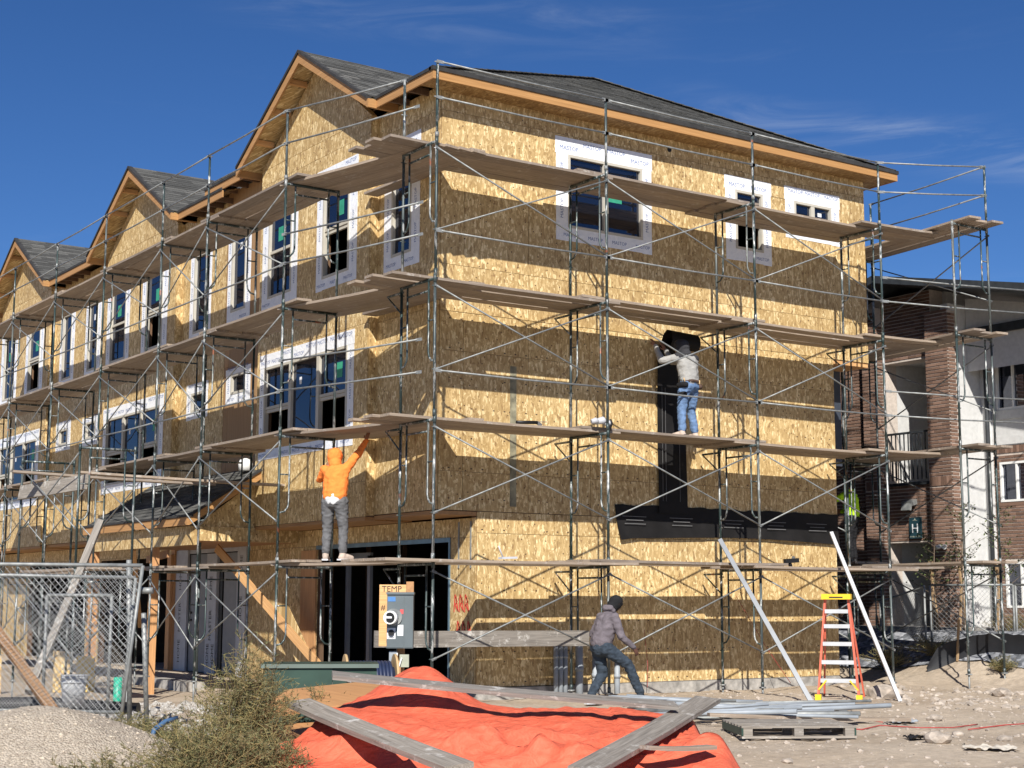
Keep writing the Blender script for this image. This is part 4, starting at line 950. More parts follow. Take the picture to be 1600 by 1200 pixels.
m = MB(); m.smooth = True; vs = []; prof = [(2.9, .05), (3.4, .045), (4.0, .03), (4.6, .03), (5.2, .04), (5.6, .06), (5.8, .10), (5.9, .16), (5.95, .24), (5.93, .32), (5.86, .37), (5.76, .38), (5.68, .34), (5.65, .27), (5.68, .21), (5.75, .19), (5.82, .22)]
for z, n_ in prof:
    for i in range(9): vs.append(Vector((5.27+.62*i/8+(.05 if z > 5.6 else 0), YW-.012-n_-.012*nv(i*.3, z, 0, 3), z-(.03*i/8 if z > 5.6 else 0)))-o_)
m.add(vs, [(r*9+i, r*9+i+1, (r+1)*9+i+1, (r+1)*9+i) for r in range(len(prof)-1) for i in range(8)]); m.build('paper_sheet', 'building_paper', t)
for x in (5.35, 5.42, 5.72):
    m = MB(); m.box(x-5.58, x-5.572, -.068, -.066, -1.3, -.2 if x > 5.5 else .6); m.build('printed_line', 'ink_grey', t)

# ------------------------------------------------------------------ stepladder, leaning channels, pipes, pallet, debris
t = thing('stepladder', 'orange fibreglass stepladder with yellow cap and feet at the far end of the wide wall', 'stepladder', (6.02, -1.72, 0), R(-52))
def sl_rail(s, back=False):
    m = MB(); top = (s*.17, (.04 if not back else .10), 1.50); bot = (s*.30, (-.02 if not back else .78), .03); m.beam(bot, top, .03, .075, (0,1,0)) if not back else m.beam(bot, top, .025, .045, (0,1,0)); return m
for s in (-1, 1):
    a = sl_rail(s).build('side_rail', 'ladder_orange', t); sl_rail(s, True).build('rear_rail', 'ladder_orange', t)
    m = MB(); m.box(s*.30-.045, s*.30+.045, -.06, .03, 0, .09); m.build('foot', 'ladder_yellow', a)
    m = MB(); m.beam((s*.29, -.035, .16), (s*.17, -.035, .30), .05, .02); m.build('corner_brace', 'ladder_yellow', t)
for i, z in enumerate((.30, .57, .84, 1.10, 1.32)):
    w_ = .30-(.13*z/1.5)-.015; m = MB(); m.box(-w_, w_, -.05, .07, z, z+.022); m.box(-w_, w_, -.052, -.04, z-.035, z); m.build('step', 'aluminium', t)
m = MB(); m.box(-.215, .215, -.07, .17, 1.49, 1.57); cp = m.build('cap', 'ladder_yellow', t)
m = MB(); m.box(-.10, .10, -.0725, -.0705, 1.51, 1.53); m.build('printed_line', 'ink_black', cp)
def channel(p, q, label, w_=.09, mat='aluminium'):
    p, q = Vector(p), Vector(q); c = (p+q)/2; t = thing('metal_channel', label, 'metal channel', c, 0, 'metal channels leaning on the scaffold')
    d = (q-p).normalized(); s = d.cross(Vector((.56,.83,0))).normalized(); n = s.cross(d)
    m = MB(); m.beam(p-c, q-c, w_, .006, n); m.build('web', mat, t)
    for e in (-1, 1):
        m = MB(); m.beam(p-c+s*e*w_/2+n*.02, q-c+s*e*w_/2+n*.02, .006, .045, n); m.build('flange', mat, t)
channel((5.38, -1.80, .0), (5.15, -.12, 2.42), 'dark shiny steel channel leaning against the third scaffold upright', .06, 'bright_steel')
channel((6.72, -2.28, .0), (7.62, -.10, 2.60), 'white aluminium channel leaning against the fourth scaffold upright', .050)
rp = random.Random(11)
for i in range(26):
    a0 = rp.uniform(1.3, 2.5); d0 = 19.4+rp.uniform(-.4, 2.2); L_ = rp.uniform(1.5, 2.6); sk = rp.uniform(-.9, 1.3); p0 = loc(a0, d0, .04+.028*(i % 6)); p1 = loc(a0+L_, d0+sk, .04+.028*((i*5) % 6))
    c = (p0+p1)/2; lab = ['galvanised pipe in the heap of pipes between the tarp and the stepladder', 'blue grey tube in the heap of pipes between the tarp and the stepladder'][i % 2]
    t = thing('steel_pipe', lab, 'pipe', c, 0, 'heap of scaffold pipes on the ground: ' + ['galvanised', 'blue grey'][i % 2]); m = MB(); m.tube([p0-c, p1-c], rp.choice((.02, .022, .03)), 7); m.build('tube', ['galvanised', 'pvc_grey'][i % 2], t)
plank(loc(2.3, 18.5, .14), loc(4.75, 18.9, .06), .12, 'long dirty board lying just behind the pallet', None, 'plank_wood', .04)
t = thing('pallet', 'weathered greenish wooden pallet lying in the dirt right of the tarp', 'pallet', loc(3.02, 17.35), R(-30)); 
for y in (-.45, 0, .45):
    for x in (-.55, 0, .55):
        m = MB(); m.box(x-.05, x+.05, y-.045, y+.045, .035, .12); m.build('block', 'weathered_plank', t)
for i in range(7): m = MB(); m.box(-.62, .62, -.50+.152*i, -.40+.152*i, .12, .14); m.build('deck_board', 'weathered_plank', t)
for y in (-.47, 0, .47): m = MB(); m.box(-.62, .62, y-.045, y+.045, .012, .034); m.build('bottom_board', 'weathered_plank', t)
for i in range(2):
    m = MB(); m.box(-.62, -.60, -.5, .5, .04, .118) if i == 0 else m.box(.60, .62, -.5, .5, .04, .118); m.build('end_board', 'transformer_green', t)
def rock(p, s, label, name='rock', mat='rock', group=None, seed=0):
    bm = bmesh.new(); bmesh.ops.create_icosphere(bm, subdivisions=2, radius=s)
    for v in bm.verts:
        f = 1+.35*noise.noise(v.co/s*1.1+Vector((seed*3.1, seed, 0))); v.co *= f; v.co.z *= .62; v.co.x *= 1.25
    me = bpy.data.meshes.new('rock'); bm.to_mesh(me); bm.free(); me.materials.append(MATS[mat]); o = link(name, me); o.location = p; o.rotation_euler = (0, 0, seed*1.7); return tag(o, label, 'rock', group)
rocks = [((4.35,16.2),.12,'large grey rock right of the pallet under a black scrap'), ((5.25,15.3),.09,'brown rock in the dirt below the green rag'), ((4.9,17.4),.06,'small pale rock near the white channel foot'), ((3.6,13.0),.10,'pale flat stone near the bottom edge right of the tarp'), ((5.9,13.3),.12,'rock at the bottom right by the green hose'), ((5.3,19.8),.10,'white stone at the foot of the dirt mound'), ((5.8,24.6),.22,'pale boulder beside the long shadow of the scaffold'), ((7.6,24.5),.14,'pale rock on the dirt right of the silt fence'), ((5.1,16.4),.07,'round stone beside the pale cloth scraps'), ((2.5,14.4),.05,'small stone just below the pallet')]
for i, ((a, d), s, l) in enumerate(rocks): p_ = loc(a, d); p_.z = gz(p_.x, p_.y)+s*.3; rock(p_, s, l, seed=i+1)
# loose stones
def pebbles(name, n, box, smin, smax, mat, seed, label):
    q = random.Random(seed); m = MB(); base = []
    bm = bmesh.new(); bmesh.ops.create_icosphere(bm, subdivisions=1, radius=1); V = [v.co.copy() for v in bm.verts]; F = [tuple(v.index for v in f.verts) for f in bm.faces]; bm.free()
    for i in range(n):
        a = q.uniform(box[0], box[1]); d = q.uniform(box[2], box[3]); p_ = loc(a, d); s = smin+(smax-smin)*q.random()**3; z = gz(p_.x, p_.y) if name != 'mound_stones' else moundz(p_.x, p_.y)-.03
        if z < -50: continue
        ph = q.random()*6; sx_, sz_ = q.uniform(.8, 1.6), q.uniform(.45, .8); jit = [q.uniform(.75, 1.2) for _ in V]
        m.add([Vector((p_.x+(v.x*sx_*math.cos(ph)-v.y*math.sin(ph))*s*j_, p_.y+(v.x*sx_*math.sin(ph)+v.y*math.cos(ph))*s*j_, z+s*.02+v.z*sz_*s*j_)) for v, j_ in zip(V, jit)], F)
    o = m.build(name, mat); tag(o, label, 'stones', kind='stuff'); return o
def moundz(x, y):
    c = loc(-3.95, 13.3); d = Vector((x-c.x, y-c.y, 0)); a = d.dot(CR); b = d.dot(CF)
    z = .60*math.exp(-(a/1.25)**2-(b/1.2)**2) + .30*math.exp(-((a+1.9)/1.3)**2-((b+1.6)/1.1)**2) - .02
    return z + .03*nv(x, y, 0, 3) + .012*nv(x, y, 2, 14)
m = MB(); m.smooth = True; N = 150; vs = []
for i in range(N+1):
    for j in range(N+1):
        p_ = loc(-8+7*i/N, 9.8+7*j/N); vs.append((p_.x, p_.y, moundz(p_.x, p_.y)-.03))
m.add(vs, [(i*(N+1)+j, (i+1)*(N+1)+j, (i+1)*(N+1)+j+1, i*(N+1)+j+1) for i in range(N) for j in range(N)])
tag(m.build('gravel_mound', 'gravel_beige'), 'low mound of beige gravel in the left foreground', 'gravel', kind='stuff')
pebbles('mound_stones', 4500, (-6.2, -2.2, 10.8, 15.2), .004, .016, 'rock_pale', 4, 'loose beige stones on the gravel mound')
pebbles('loose_stones', 2600, (1.6, 9.5, 12.2, 26), .008, .04, 'rock', 5, 'small stones scattered over the dirt at right')
pebbles('rubble', 3200, (-10.5, -3.2, 17.4, 26), .02, .11, 'gravel_pale', 6, 'pale broken rubble behind the chain link panels')
pebbles('rubble', 500, (-3.2, -.5, 20.5, 27), .02, .10, 'gravel_pale', 8, 'pale rubble in front of the entry doors')
pebbles('rubble', 260, (5.6, 8.4, 21.6, 27), .02, .09, 'rock', 9, 'broken stone heaped round the far scaffold legs')
# scraps
sheet([(4.6,-7.55,.03), (5.6,-7.9,.05), (6.6,-8.5,.02), (6.0,-8.9,.04), (5.0,-8.4,.02)], .02, 'cloth_scrap', 'pale green cloth lying flat in the dirt at right', 'cloth', 'rag_green') if False else None
def rag(a, d, w_, h_, label, mat, sd):
    p_ = loc(a, d); q = MB(); q.smooth = True; n = 24; vs = []
    for i in range(n+1):
        for j in range(n+1):
            u, v = i/n-.5, j/n-.5; ed = 1+.25*nv(u*4, v*4, sd, 1); pp_ = CR*u*w_*ed+CF*v*h_*ed; vs.append((pp_.x, pp_.y, gz(p_.x+pp_.x, p_.y+pp_.y)+.03+.04*nv(u, v, sd, 7)))
    q.add(vs, [(i*(n+1)+j, (i+1)*(n+1)+j, (i+1)*(n+1)+j+1, i*(n+1)+j+1) for i in range(n) for j in range(n)]); o = q.build('cloth_scrap', mat); o.location = (p_.x, p_.y, 0); tag(o, label, 'cloth')
rag(5.75, 15.75, 1.1, .8, 'pale green cloth lying flat in the dirt at right', 'rag_green', 1); rag(4.7, 15.6, .5, .2, 'pale twisted cloth scrap left of the green cloth', 'pale_rag', 2); rag(4.3, 16.7, .26, .35, 'black plastic scrap beside the grey rock', 'black_plastic', 5)
rag(4.75, 19.2, .3, .3, 'small blue grey plastic scrap in the dirt', 'pvc_grey', 7)
def hose(pts, r_, label, mat, name='hose', cat='hose'):
    P_ = [];
    for a, d in pts: q = loc(a, d); P_.append(Vector((q.x, q.y, gz(q.x, q.y)+r_+.004)))
    c = P_[0].copy(); m = MB(); sm = []
    for i in range(len(P_)-1):
        for k in range(4): sm.append(P_[i].lerp(P_[i+1], k/4)-c)
    sm.append(P_[-1]-c); m.tube(sm, r_, 6); o = m.build(name, mat); o.location = c; tag(o, label, cat)
hose([(2.9, 12.75), (3.4, 12.65), (3.9, 12.75), (4.5, 12.95), (5.1, 13.05), (5.8, 12.85), (7, 12.6)], .012, 'thin green hose crossing the dirt at the bottom right', 'hose_green')
hose([(3.6, 18.4), (4.0, 18.1), (4.3, 18.5), (4.7, 18.2), (5.1, 18.3), (5.5, 18.7)], .007, 'red cord tangled on the dirt by the ladder feet', 'cord_red', 'cord', 'cord')
hose([(5.2, 18.05), (5.7, 18.3), (6.1, 18.5)], .007, 'short end of red cord lying right of the white channel foot', 'cord_red', 'cord', 'cord')
hose([(4.1, 21.6), (4.3, 20.6), (4.2, 19.8), (4.5, 19.2)], .006, 'red cord trailing down beside the leaning steel channel', 'cord_red', 'cord', 'cord')
for (a, b, l) in (((6.95, 1.50, 1.55), (7.6, .9, .1), 'thin red cord hanging down the wide wall left of the ladder'), ((4.9, 1.45, 1.0), (4.75, 1.2, .1), 'short red cord hanging on the wide wall by the pipe heap')):
    m = MB(); a, b = Vector(a), Vector(b); m.tube([Vector((0,0,0)), (b-a)*.5+Vector((.04,0,-.1)), b-a], .005, 5); o = m.build('cord', 'cord_red'); o.location = a; tag(o, l, 'cord')

# ------------------------------------------------------------------ chain link panels at left
def chain(name, A, B, up, label, H=1.78, dens=.058, group='chain link panels at left', wr=.0027, rails=True):
    A, B, up = Vector(A), Vector(B), Vector(up); t = thing(name, label, 'fence panel', A, 0, group); Lx = (B-A).length; u = (B-A).normalized(); up = up.normalized()
    for p_, q_, nm in ((Vector(), up*H, 'post'), (u*Lx, u*Lx+up*H, 'post'), (up*H, u*Lx+up*H, 'top_rail'), (up*.06, u*Lx+up*.06, 'bottom_rail')):
        m = MB(); m.tube([p_, q_], .021, 8); m.build(nm, 'galvanised', t)
    m = MB(); n = u.cross(up)*.004; s = dens*1.25
    k = -H
    c0 = -H*dens*1.0/dens
    x = -H
    while x < Lx:
        for sg in (1, -1):
            # line from (x,0) to (x+H,H) clipped to [0,Lx]; mirrored for sg=-1
            t0 = max(0, -x); t1 = min(H, Lx-x)
            if t1-t0 > .03:
                a = (x+t0, t0) if sg == 1 else (x+t0, H-t0); b = (x+t1, t1) if sg == 1 else (x+t1, H-t1)
                m.add([u*a[0]+up*a[1]+n*sg+u*wr, u*a[0]+up*a[1]+n*sg-u*wr, u*a[0]+up*a[1]+n*sg*2.2, u*b[0]+up*b[1]+n*sg+u*wr, u*b[0]+up*b[1]+n*sg-u*wr, u*b[0]+up*b[1]+n*sg*2.2], [(0,1,4,3), (1,2,5,4), (2,0,3,5)])
        x += s
    m.build('wire_mesh', 'fence_wire', t, 'stuff'); return t
P0 = Vector((-5.10, -1.95, .05)); chain('chain_link_fence', P0, P0+Vector((-2.4, 1.62, .02)), Vector((.09, -.06, 1)), 'front chain link panel leaning right, its corner on the gravel mound')
P0 = Vector((-4.86, -1.36, .15)); chain('chain_link_fence', P0, P0+Vector((-2.6, 1.74, .05)), Vector((.055, -.04, 1)), 'middle chain link panel just behind the front one, slightly lower', 1.55)
P0 = Vector((-4.80, -.75, .0)); chain('chain_link_fence', P0, P0+Vector((-.62, .42, 0)), Vector((0, 0, 1)), 'narrow chain link panel behind the middle one with bent top rail', 1.50, .05)
t = thing('pipe_clamp', 'two small clamps on the slanted end post of the front fence panel', 'clamp', (-4.93, -1.98, 1.55)); m = MB(); m.tube([(.02,0,0), (.12,-.07,0)], .035, 8); m.build('clamp', 'galvanised', t)
for a, b, l, mt in (((-4.62, -1.0, -.1), (-4.78, -1.2, 1.9), 'tall grey pipe standing behind the fence corner', 'galvanised'), ((-4.45, -1.1, -.1), (-4.62, -1.3, 1.3), 'shorter grey pipe leaning behind the fence corner', 'galvanised'), ((-3.6, 2.2, -.2), (-3.6, 2.2, .42), 'bright green plastic pipe stub behind the fence corner', 'green_pipe')):
    a, b = Vector(a), Vector(b); m = MB(); m.tube([Vector(), b-a], .03 if mt != 'green_pipe' else .06, 8); o = m.build('standing_pipe', mt); o.location = a; tag(o, l, 'pipe')
plank((-6.35, -.45, 1.55), (-5.55, -1.5, .1), .11, 'brown wooden brace slanting behind the front fence panel', None, 'brown_lumber', .07, R(40))
plank((-3.9, 2.3, 2.5), (-5.05, 1.4, .3), .14, 'pale weathered board leaning against the porch roof corner', None, 'weathered_plank', .09, R(60))
t = thing('bucket', 'white plastic bucket standing on the rubble behind the fence', 'bucket', (-4.9, .15, .22)); m = MB(); m.smooth = True; m.tube([(0,0,0), (0,0,.16), (0,0,.33)], [.125, .138, .15], 20); m.build('pail', 'bucket_white', t)
for z in (.25, .30, .33): m = MB(); m.tube([(0,0,z), (0,0,z+.012)], .158, 20); m.build('rim', 'bucket_white', t)
m = MB(); m.tube([(-.16,0,.3), (-.17,-.06,.2), (-.1,-.15,.12), (0,-.17,.1), (.1,-.15,.12), (.17,-.06,.2), (.16,0,.3)], .004, 5); m.build('handle', 'galvanised', t)
t = thing('insulation_bag', 'yellow sheathing offcuts leaning inside the dark opening behind the fence', 'board', (-1.6, 10.5, -.25)); 
for i, (x, h) in enumerate(((0, .75), (.45, .65), (-1.3, .7))): m = MB(); m.beam((x, 0, 0), (x+.06, .25, h), .35, .02, (0,1,0)); m.build('board', ['osb', 'insulation_yellow', 'osb'][i], t)
t = thing('black_pipe_coil', 'black corrugated pipe lying in the trench behind the fence', 'pipe', (-5, 1.5, 0)); m = MB(); m.tube([(-2.2,1.8,.02), (-1.0,.9,.1), (.2,.2,.12), (1.2,-.6,.05)], .11, 10); m.build('pipe', 'black_plastic', t)
t = thing('blue_hose_piece', 'short curved blue pipe poking out beside the weeds', 'pipe', loc(-3.05, 13.6, .1)); m = MB(); m.tube([(0,0,-.1), (-.05,0,.1), (0,.05,.24), (.12,.1,.3), (.25,.16,.32)], .022, 8); m.build('pipe', 'blue_pipe', t)

# ------------------------------------------------------------------ weeds
def weed(name, label, c, H, Rr, n, seed, leafs=14, group='dry weeds in the foreground', lean=(0,0)):
    q = random.Random(seed); t = thing(name, label, 'weed', c, 0, group); st = MB(); lf = MB()
    def leaf(p, d, s):
        d = (d+Vector((q.uniform(-1,1), q.uniform(-1,1), q.uniform(-.6,.8)))*.9).normalized(); sd = d.cross(Vector((q.uniform(-1,1), q.uniform(-1,1), q.uniform(-1,1)))).normalized()*s*.13; lf.cv = min(1, max(0, q.gauss(.45, .24)))
        lf.add([p-sd, p+sd, p+d*s], [(0,1,2)])
    for i in range(n):
        ph = q.random()*2*math.pi; r_ = Rr*q.random()**.6; tip = Vector((r_*math.cos(ph), r_*math.sin(ph), H*(1-.55*(r_/Rr)**2)*q.uniform(.55, 1.05)))
        tip += Vector((lean[0]*tip.z, lean[1]*tip.z, 0)); b0 = Vector((q.uniform(-.12,.12), q.uniform(-.12,.12), 0))*Rr*1.5
        mid = b0.lerp(tip, .5)+Vector((q.uniform(-.1,.1), q.uniform(-.1,.1), .06*H)); st.cv = q.random()
        st.tube([b0, mid, tip], [.004, .003, .0012], 3, False)
        for k in range(leafs):
            f = .18+.82*q.random(); p_ = (b0.lerp(mid, f*2) if f < .5 else mid.lerp(tip, f*2-1)); dr_ = Vector((q.uniform(-1,1), q.uniform(-1,1), q.uniform(-.1,.9))).normalized(); l = q.uniform(.05, .16)*H**.5
            e = p_+dr_*l+Vector((0,0,-.02*q.random())); st.tube([p_, e], [.0018, .0008], 3, False)
            for w_ in range(7): leaf(p_.lerp(e, .2+.8*q.random()), dr_, q.uniform(.014, .034))
    st.build('stems', 'weed_stem', t, 'stuff'); lf.build('leaves', 'weed_leaf', t, 'stuff'); return t
weed('weed_bush', 'tall feathery grey green weed left of the orange tarp', loc(-2.25, 12.9), 1.18, .50, 210, 1, 16, lean=(.10, -.1))
weed('weed_bush', 'dense low weed below the tall one at the bottom edge', loc(-2.3, 11.7), .62, .62, 190, 2, 15)
weed('weed_bush', 'low spreading weed between the gravel mound and the tall weed', loc(-3.2, 13.9), .50, .62, 170, 3, 15)
weed('weed_bush', 'dark weed tucked against the left edge of the tarp', loc(-1.85, 12.0), .55, .38, 130, 4, 16)
weed('weed_bush', 'thin dry weed over the right slope of the gravel mound', loc(-3.0, 11.7), .38, .55, 60, 5, 8)
weed('weed_bush', 'reddish thin weed standing in front of the green utility box', loc(-1.75, 14.2), .72, .45, 70, 6, 14)
for i, (a, d, h, l) in enumerate(((7.2, 30.0, .5, 'green weed clump by the far fence gate, left one'), (7.9, 29.5, .45, 'green weed clump by the far fence gate, right one'), (9.6, 30, .45, 'green weed clump at the right edge behind the silt fence'), (8.6, 27.6, .3, 'dry grass tuft in front of the silt fence'))):
    p_ = loc(a, d); p_.z = gz(p_.x, p_.y); weed('weed_clump', l, p_, h, .7 if i < 3 else .3, 90, 20+i, 9, 'weeds by the far fence')

# ------------------------------------------------------------------ people
def organic(name, segs, vox, mat, parent, smooth=4, disp=0, dsc=.12, seed=0):
    bm = bmesh.new()
    def ball(p, r):
        g_ = bmesh.ops.create_icosphere(bm, subdivisions=2, radius=r); bmesh.ops.translate(bm, verts=g_['verts'], vec=p)
    for s in segs:
        p0, ra, p1, rb = Vector(s[0]), s[1], Vector(s[2]), s[3]; ball(p0, ra); ball(p1, rb); L_ = (p1-p0).length
        if L_ < 1e-4: continue
        g_ = bmesh.ops.create_cone(bm, cap_ends=True, segments=16, radius1=ra, radius2=rb, depth=L_)
        rot = (p1-p0).to_track_quat('Z', 'Y').to_matrix().to_4x4(); rot.translation = (p0+p1)/2; bmesh.ops.transform(bm, verts=g_['verts'], matrix=rot)
    me = bpy.data.meshes.new('tmp'); bm.to_mesh(me); bm.free(); o = bpy.data.objects.new('tmp', me); COL.objects.link(o)
    r_ = o.modifiers.new('r', 'REMESH'); r_.mode = 'VOXEL'; r_.voxel_size = vox; r_.use_smooth_shade = True
    s_ = o.modifiers.new('s', 'SMOOTH'); s_.factor = .5; s_.iterations = smooth
    dg = bpy.context.evaluated_depsgraph_get(); m2 = bpy.data.meshes.new_from_object(o.evaluated_get(dg)); bpy.data.objects.remove(o)
    if disp:
        for v in m2.vertices:
            n_ = v.normal; w_ = noise.noise(Vector((v.co.x/dsc, v.co.y/dsc, v.co.z/dsc*1.9))+Vector((seed*5, 0, 0))); w2 = abs(noise.noise(Vector((v.co.x/dsc*1.7, v.co.y/dsc*1.7, v.co.z/dsc*4))))
            v.co += n_*(disp*w_ - disp*.8*w2)
    m2.materials.clear(); m2.materials.append(MATS[mat])
    for p_ in m2.polygons: p_.use_smooth = True
    return link(name, m2, parent)
def lerp(a, b, t): return Vector(a).lerp(Vector(b), t)
def hand_segs(wr, d, palmn, curl=.5, sc=1.):
    """palm + four unequal fingers + thumb; d = hand direction, palmn = palm normal"""
    wr, d = Vector(wr), Vector(d).normalized(); n = Vector(palmn); n = (n-d*n.dot(d)).normalized(); s = d.cross(n); out = []
    pb = wr+d*.09*sc; 
    for k in (-1.2, -.4, .4, 1.2): out.append((wr+d*.01, .024*sc, pb+s*k*.018*sc, .0125*sc))
    for k, L_ in ((-1.5, .062), (-.5, .078), (.5, .084), (1.5, .074)):
        a = pb+s*k*.0155*sc; dd = d.copy(); r_ = .0088*sc
        for j in range(3):
            dd = (dd*math.cos(curl*.8)+n*math.sin(curl*.8)).normalized() if j else (dd*math.cos(curl*.4)+n*math.sin(curl*.4)).normalized()
            b = a+dd*L_*sc*(.45 if j == 0 else .3); out.append((a, r_, b, r_*.9)); a = b; r_ *= .92
    a = wr+d*.03*sc+s*.022*sc; b = a+(s*.8+d*.7+n*.3).normalized()*.042*sc; c_ = b+(d*.9+n*.4+s*.15).normalized()*.034*sc
    out += [(a, .013*sc, b, .0105*sc), (b, .0105*sc, c_, .009*sc)]; return out
def person(label, loc_, rz, J, top, pants, shoe, skin, hood=True, hoodmat=None, extras=None, seed=0, face=(0,1,0)):
    """J joints in local metres, +Y = facing"""
    t = thing('person', label, 'person', loc_, rz); V = {k: Vector(v) for k, v in J.items() if k != 'curl'}
    F = Vector(face).normalized(); hd = V['head']; rt = F.cross(Vector((0,0,1))).normalized(); up = rt.cross(F)
    b = []
    A = b.append
    A((V['pelvis'], .115, V['chest'], .12)); A((V['chest'], .12, V['neck'], .065)); A((V['neck'], .052, hd-up*.05, .052))
    A((hd-up*.035+F*.02, .072, hd+up*.035-F*.012, .088)); A((hd-up*.075+F*.045, .04, hd-up*.03+F*.03, .06))
    A((hd+F*.095-up*.012, .013, hd+F*.085+up*.02, .010))      # nose
    for s in (-1, 1):
        A((hd+rt*s*.082-up*.015, .016, hd+rt*s*.084+up*.015, .018)); A((hd+F*.066+rt*s*.028+up*.012, .016, hd+F*.064+rt*s*.03+up*.012, .016))
    A((hd+F*.078-up*.047-rt*.015, .011, hd+F*.078-up*.047+rt*.015, .011))
    for s, c in ((-1, 'L'), (1, 'R')):
        A((V['chest']+(V['sh'+c]-V['chest'])*.3, .09, V['sh'+c], .055)); A((V['sh'+c], .05, V['el'+c], .038)); A((V['el'+c], .036, V['wr'+c], .026))
        b += hand_segs(V['wr'+c], V['hd'+c], V.get('pn'+c, Vector((0,-1,0))), J.get('curl', (.5,))[0])
        A((V['pelvis'], .10, V['hp'+c], .085)); A((V['hp'+c], .078, V['kn'+c], .05)); A((V['kn'+c], .05, V['an'+c], .034)); A((V['an'+c], .034, V['to'+c], .03))
    organic('body', b, .0075, skin, t, 2)
    c_ = [(V['pelvis']+Vector((0,0,.06)), .150, V['chest'], .158), (V['chest'], .15, V['neck']-Vector((0,0,.03)), .088)]
    for c in 'LR':
        c_ += [(V['chest']+(V['sh'+c]-V['chest'])*.2-Vector((0,0,.04)), .12, V['sh'+c], .073), (V['pelvis']+(V['hp'+c]-V['pelvis'])*.5+Vector((0,0,.07)), .135, V['chest']+(V['sh'+c]-V['chest'])*.35, .135), (V['sh'+c], .074, V['el'+c], .062), (V['el'+c], .060, V['wr'+c], .043)]
    organic('hooded_sweatshirt' if hood else 'shirt', c_, .014, top, t, 3, .013, .10, seed)
    if hood == 'up':
        organic('hood', [(hd+up*.02-F*.02, .122, hd-up*.05-F*.02, .108), (hd-up*.05-F*.02, .10, V['neck']-F*.01, .10), (hd+F*.02+up*.02, .112, hd-F*.03, .12)], .012, hoodmat or top, t, 3, .007, .07, seed+3)
    elif hood == 'down':
        organic('hood', [(V['neck']-F*.06+rt*.07, .05, V['neck']-F*.10-Vector((0,0,.03)), .055), (V['neck']-F*.10-Vector((0,0,.03)), .055, V['neck']-F*.06-rt*.07, .05), (V['neck']+rt*.08, .04, V['neck']-rt*.08, .04)], .011, top, t, 3, .006, .06, seed)
    pz = Vector((0,0,.0)); p_ = []
    for c in 'LR': p_ += [(V['pelvis']+pz, .142, V['hp'+c], .118), (V['hp'+c], .112, V['kn'+c], .078), (V['kn'+c], .077, V['an'+c]+(V['kn'+c]-V['an'+c])*.12, .066)]
    organic('jeans', p_, .013, pants, t, 3, .012, .07, seed+1)
    for c in 'LR':
        an, to = V['an'+c], V['to'+c]; dd = (to-an); dd.z = 0; dd.normalize(); so_ = Vector((an.x, an.y, to.z))
        sh_ = organic('shoe', [(so_-dd*.03, .042, so_+dd*.16, .040), (so_+dd*.02+Vector((0,0,.03)), .045, so_+dd*.17, .038), (an, .05, so_+Vector((0,0,.02)), .05)], .011, shoe, t, 2)
        m = MB(); m.beam(so_-dd*.07+Vector((0,0,-.028)), so_+dd*.20+Vector((0,0,-.028)), .088, .022); m.build('sole', 'sticker_white', sh_)
    if extras: extras(t, V, F, rt, up)
    return t
def hair(mat, r_=.1):
    def f(t, V, F, rt, up): organic('hair', [(V['head']+up*.03-F*.015, r_, V['head']-up*.01-F*.03, r_*.97)], .012, mat, t, 2)
    return f
# man in orange: faces the gabled wall, right arm stretched up to the window sill
def ex1(t, V, F, rt, up):
    organic('shirt_hem', [(V['pelvis']+Vector((.0,0,.035)), .152, V['pelvis']+Vector((0,0,.02)), .150)], .013, 'shirt_white', t, 2)
    m = MB(); m.tube([V['pelvis']+Vector((-.15,0,.05)), V['pelvis']+Vector((.15,0,.05))], .002, 4)
person('man in bright orange hoodie and grey jeans reaching up to the window sill', (-.33, 2.28, 2.045), R(-50),
    dict(pelvis=(0,-.02,.88), chest=(.0,.05,1.25), neck=(-.04,.09,1.44), head=(-.07,.15,1.56), shL=(-.19,.07,1.36), shR=(.17,.08,1.40), elL=(-.33,.20,1.22), wrL=(-.23,.28,1.40), hdL=(.2,.25,.8), pnL=(0,1,0),
         elR=(.30,.20,1.62), wrR=(.37,.30,1.80), hdR=(.15,.25,1), pnR=(0,1,0), hpL=(-.10,0,.86), hpR=(.10,0,.86), knL=(-.13,.05,.47), knR=(.12,.06,.47), anL=(-.13,0,.09), anR=(.14,.0,.09), toL=(-.16,.13,.035), toR=(.20,.10,.035)),
    'hoodie_orange', 'jeans_grey', 'boot_tan', 'skin_brown', 'up', extras=ex1, seed=1, face=(-.25,.9,.25))
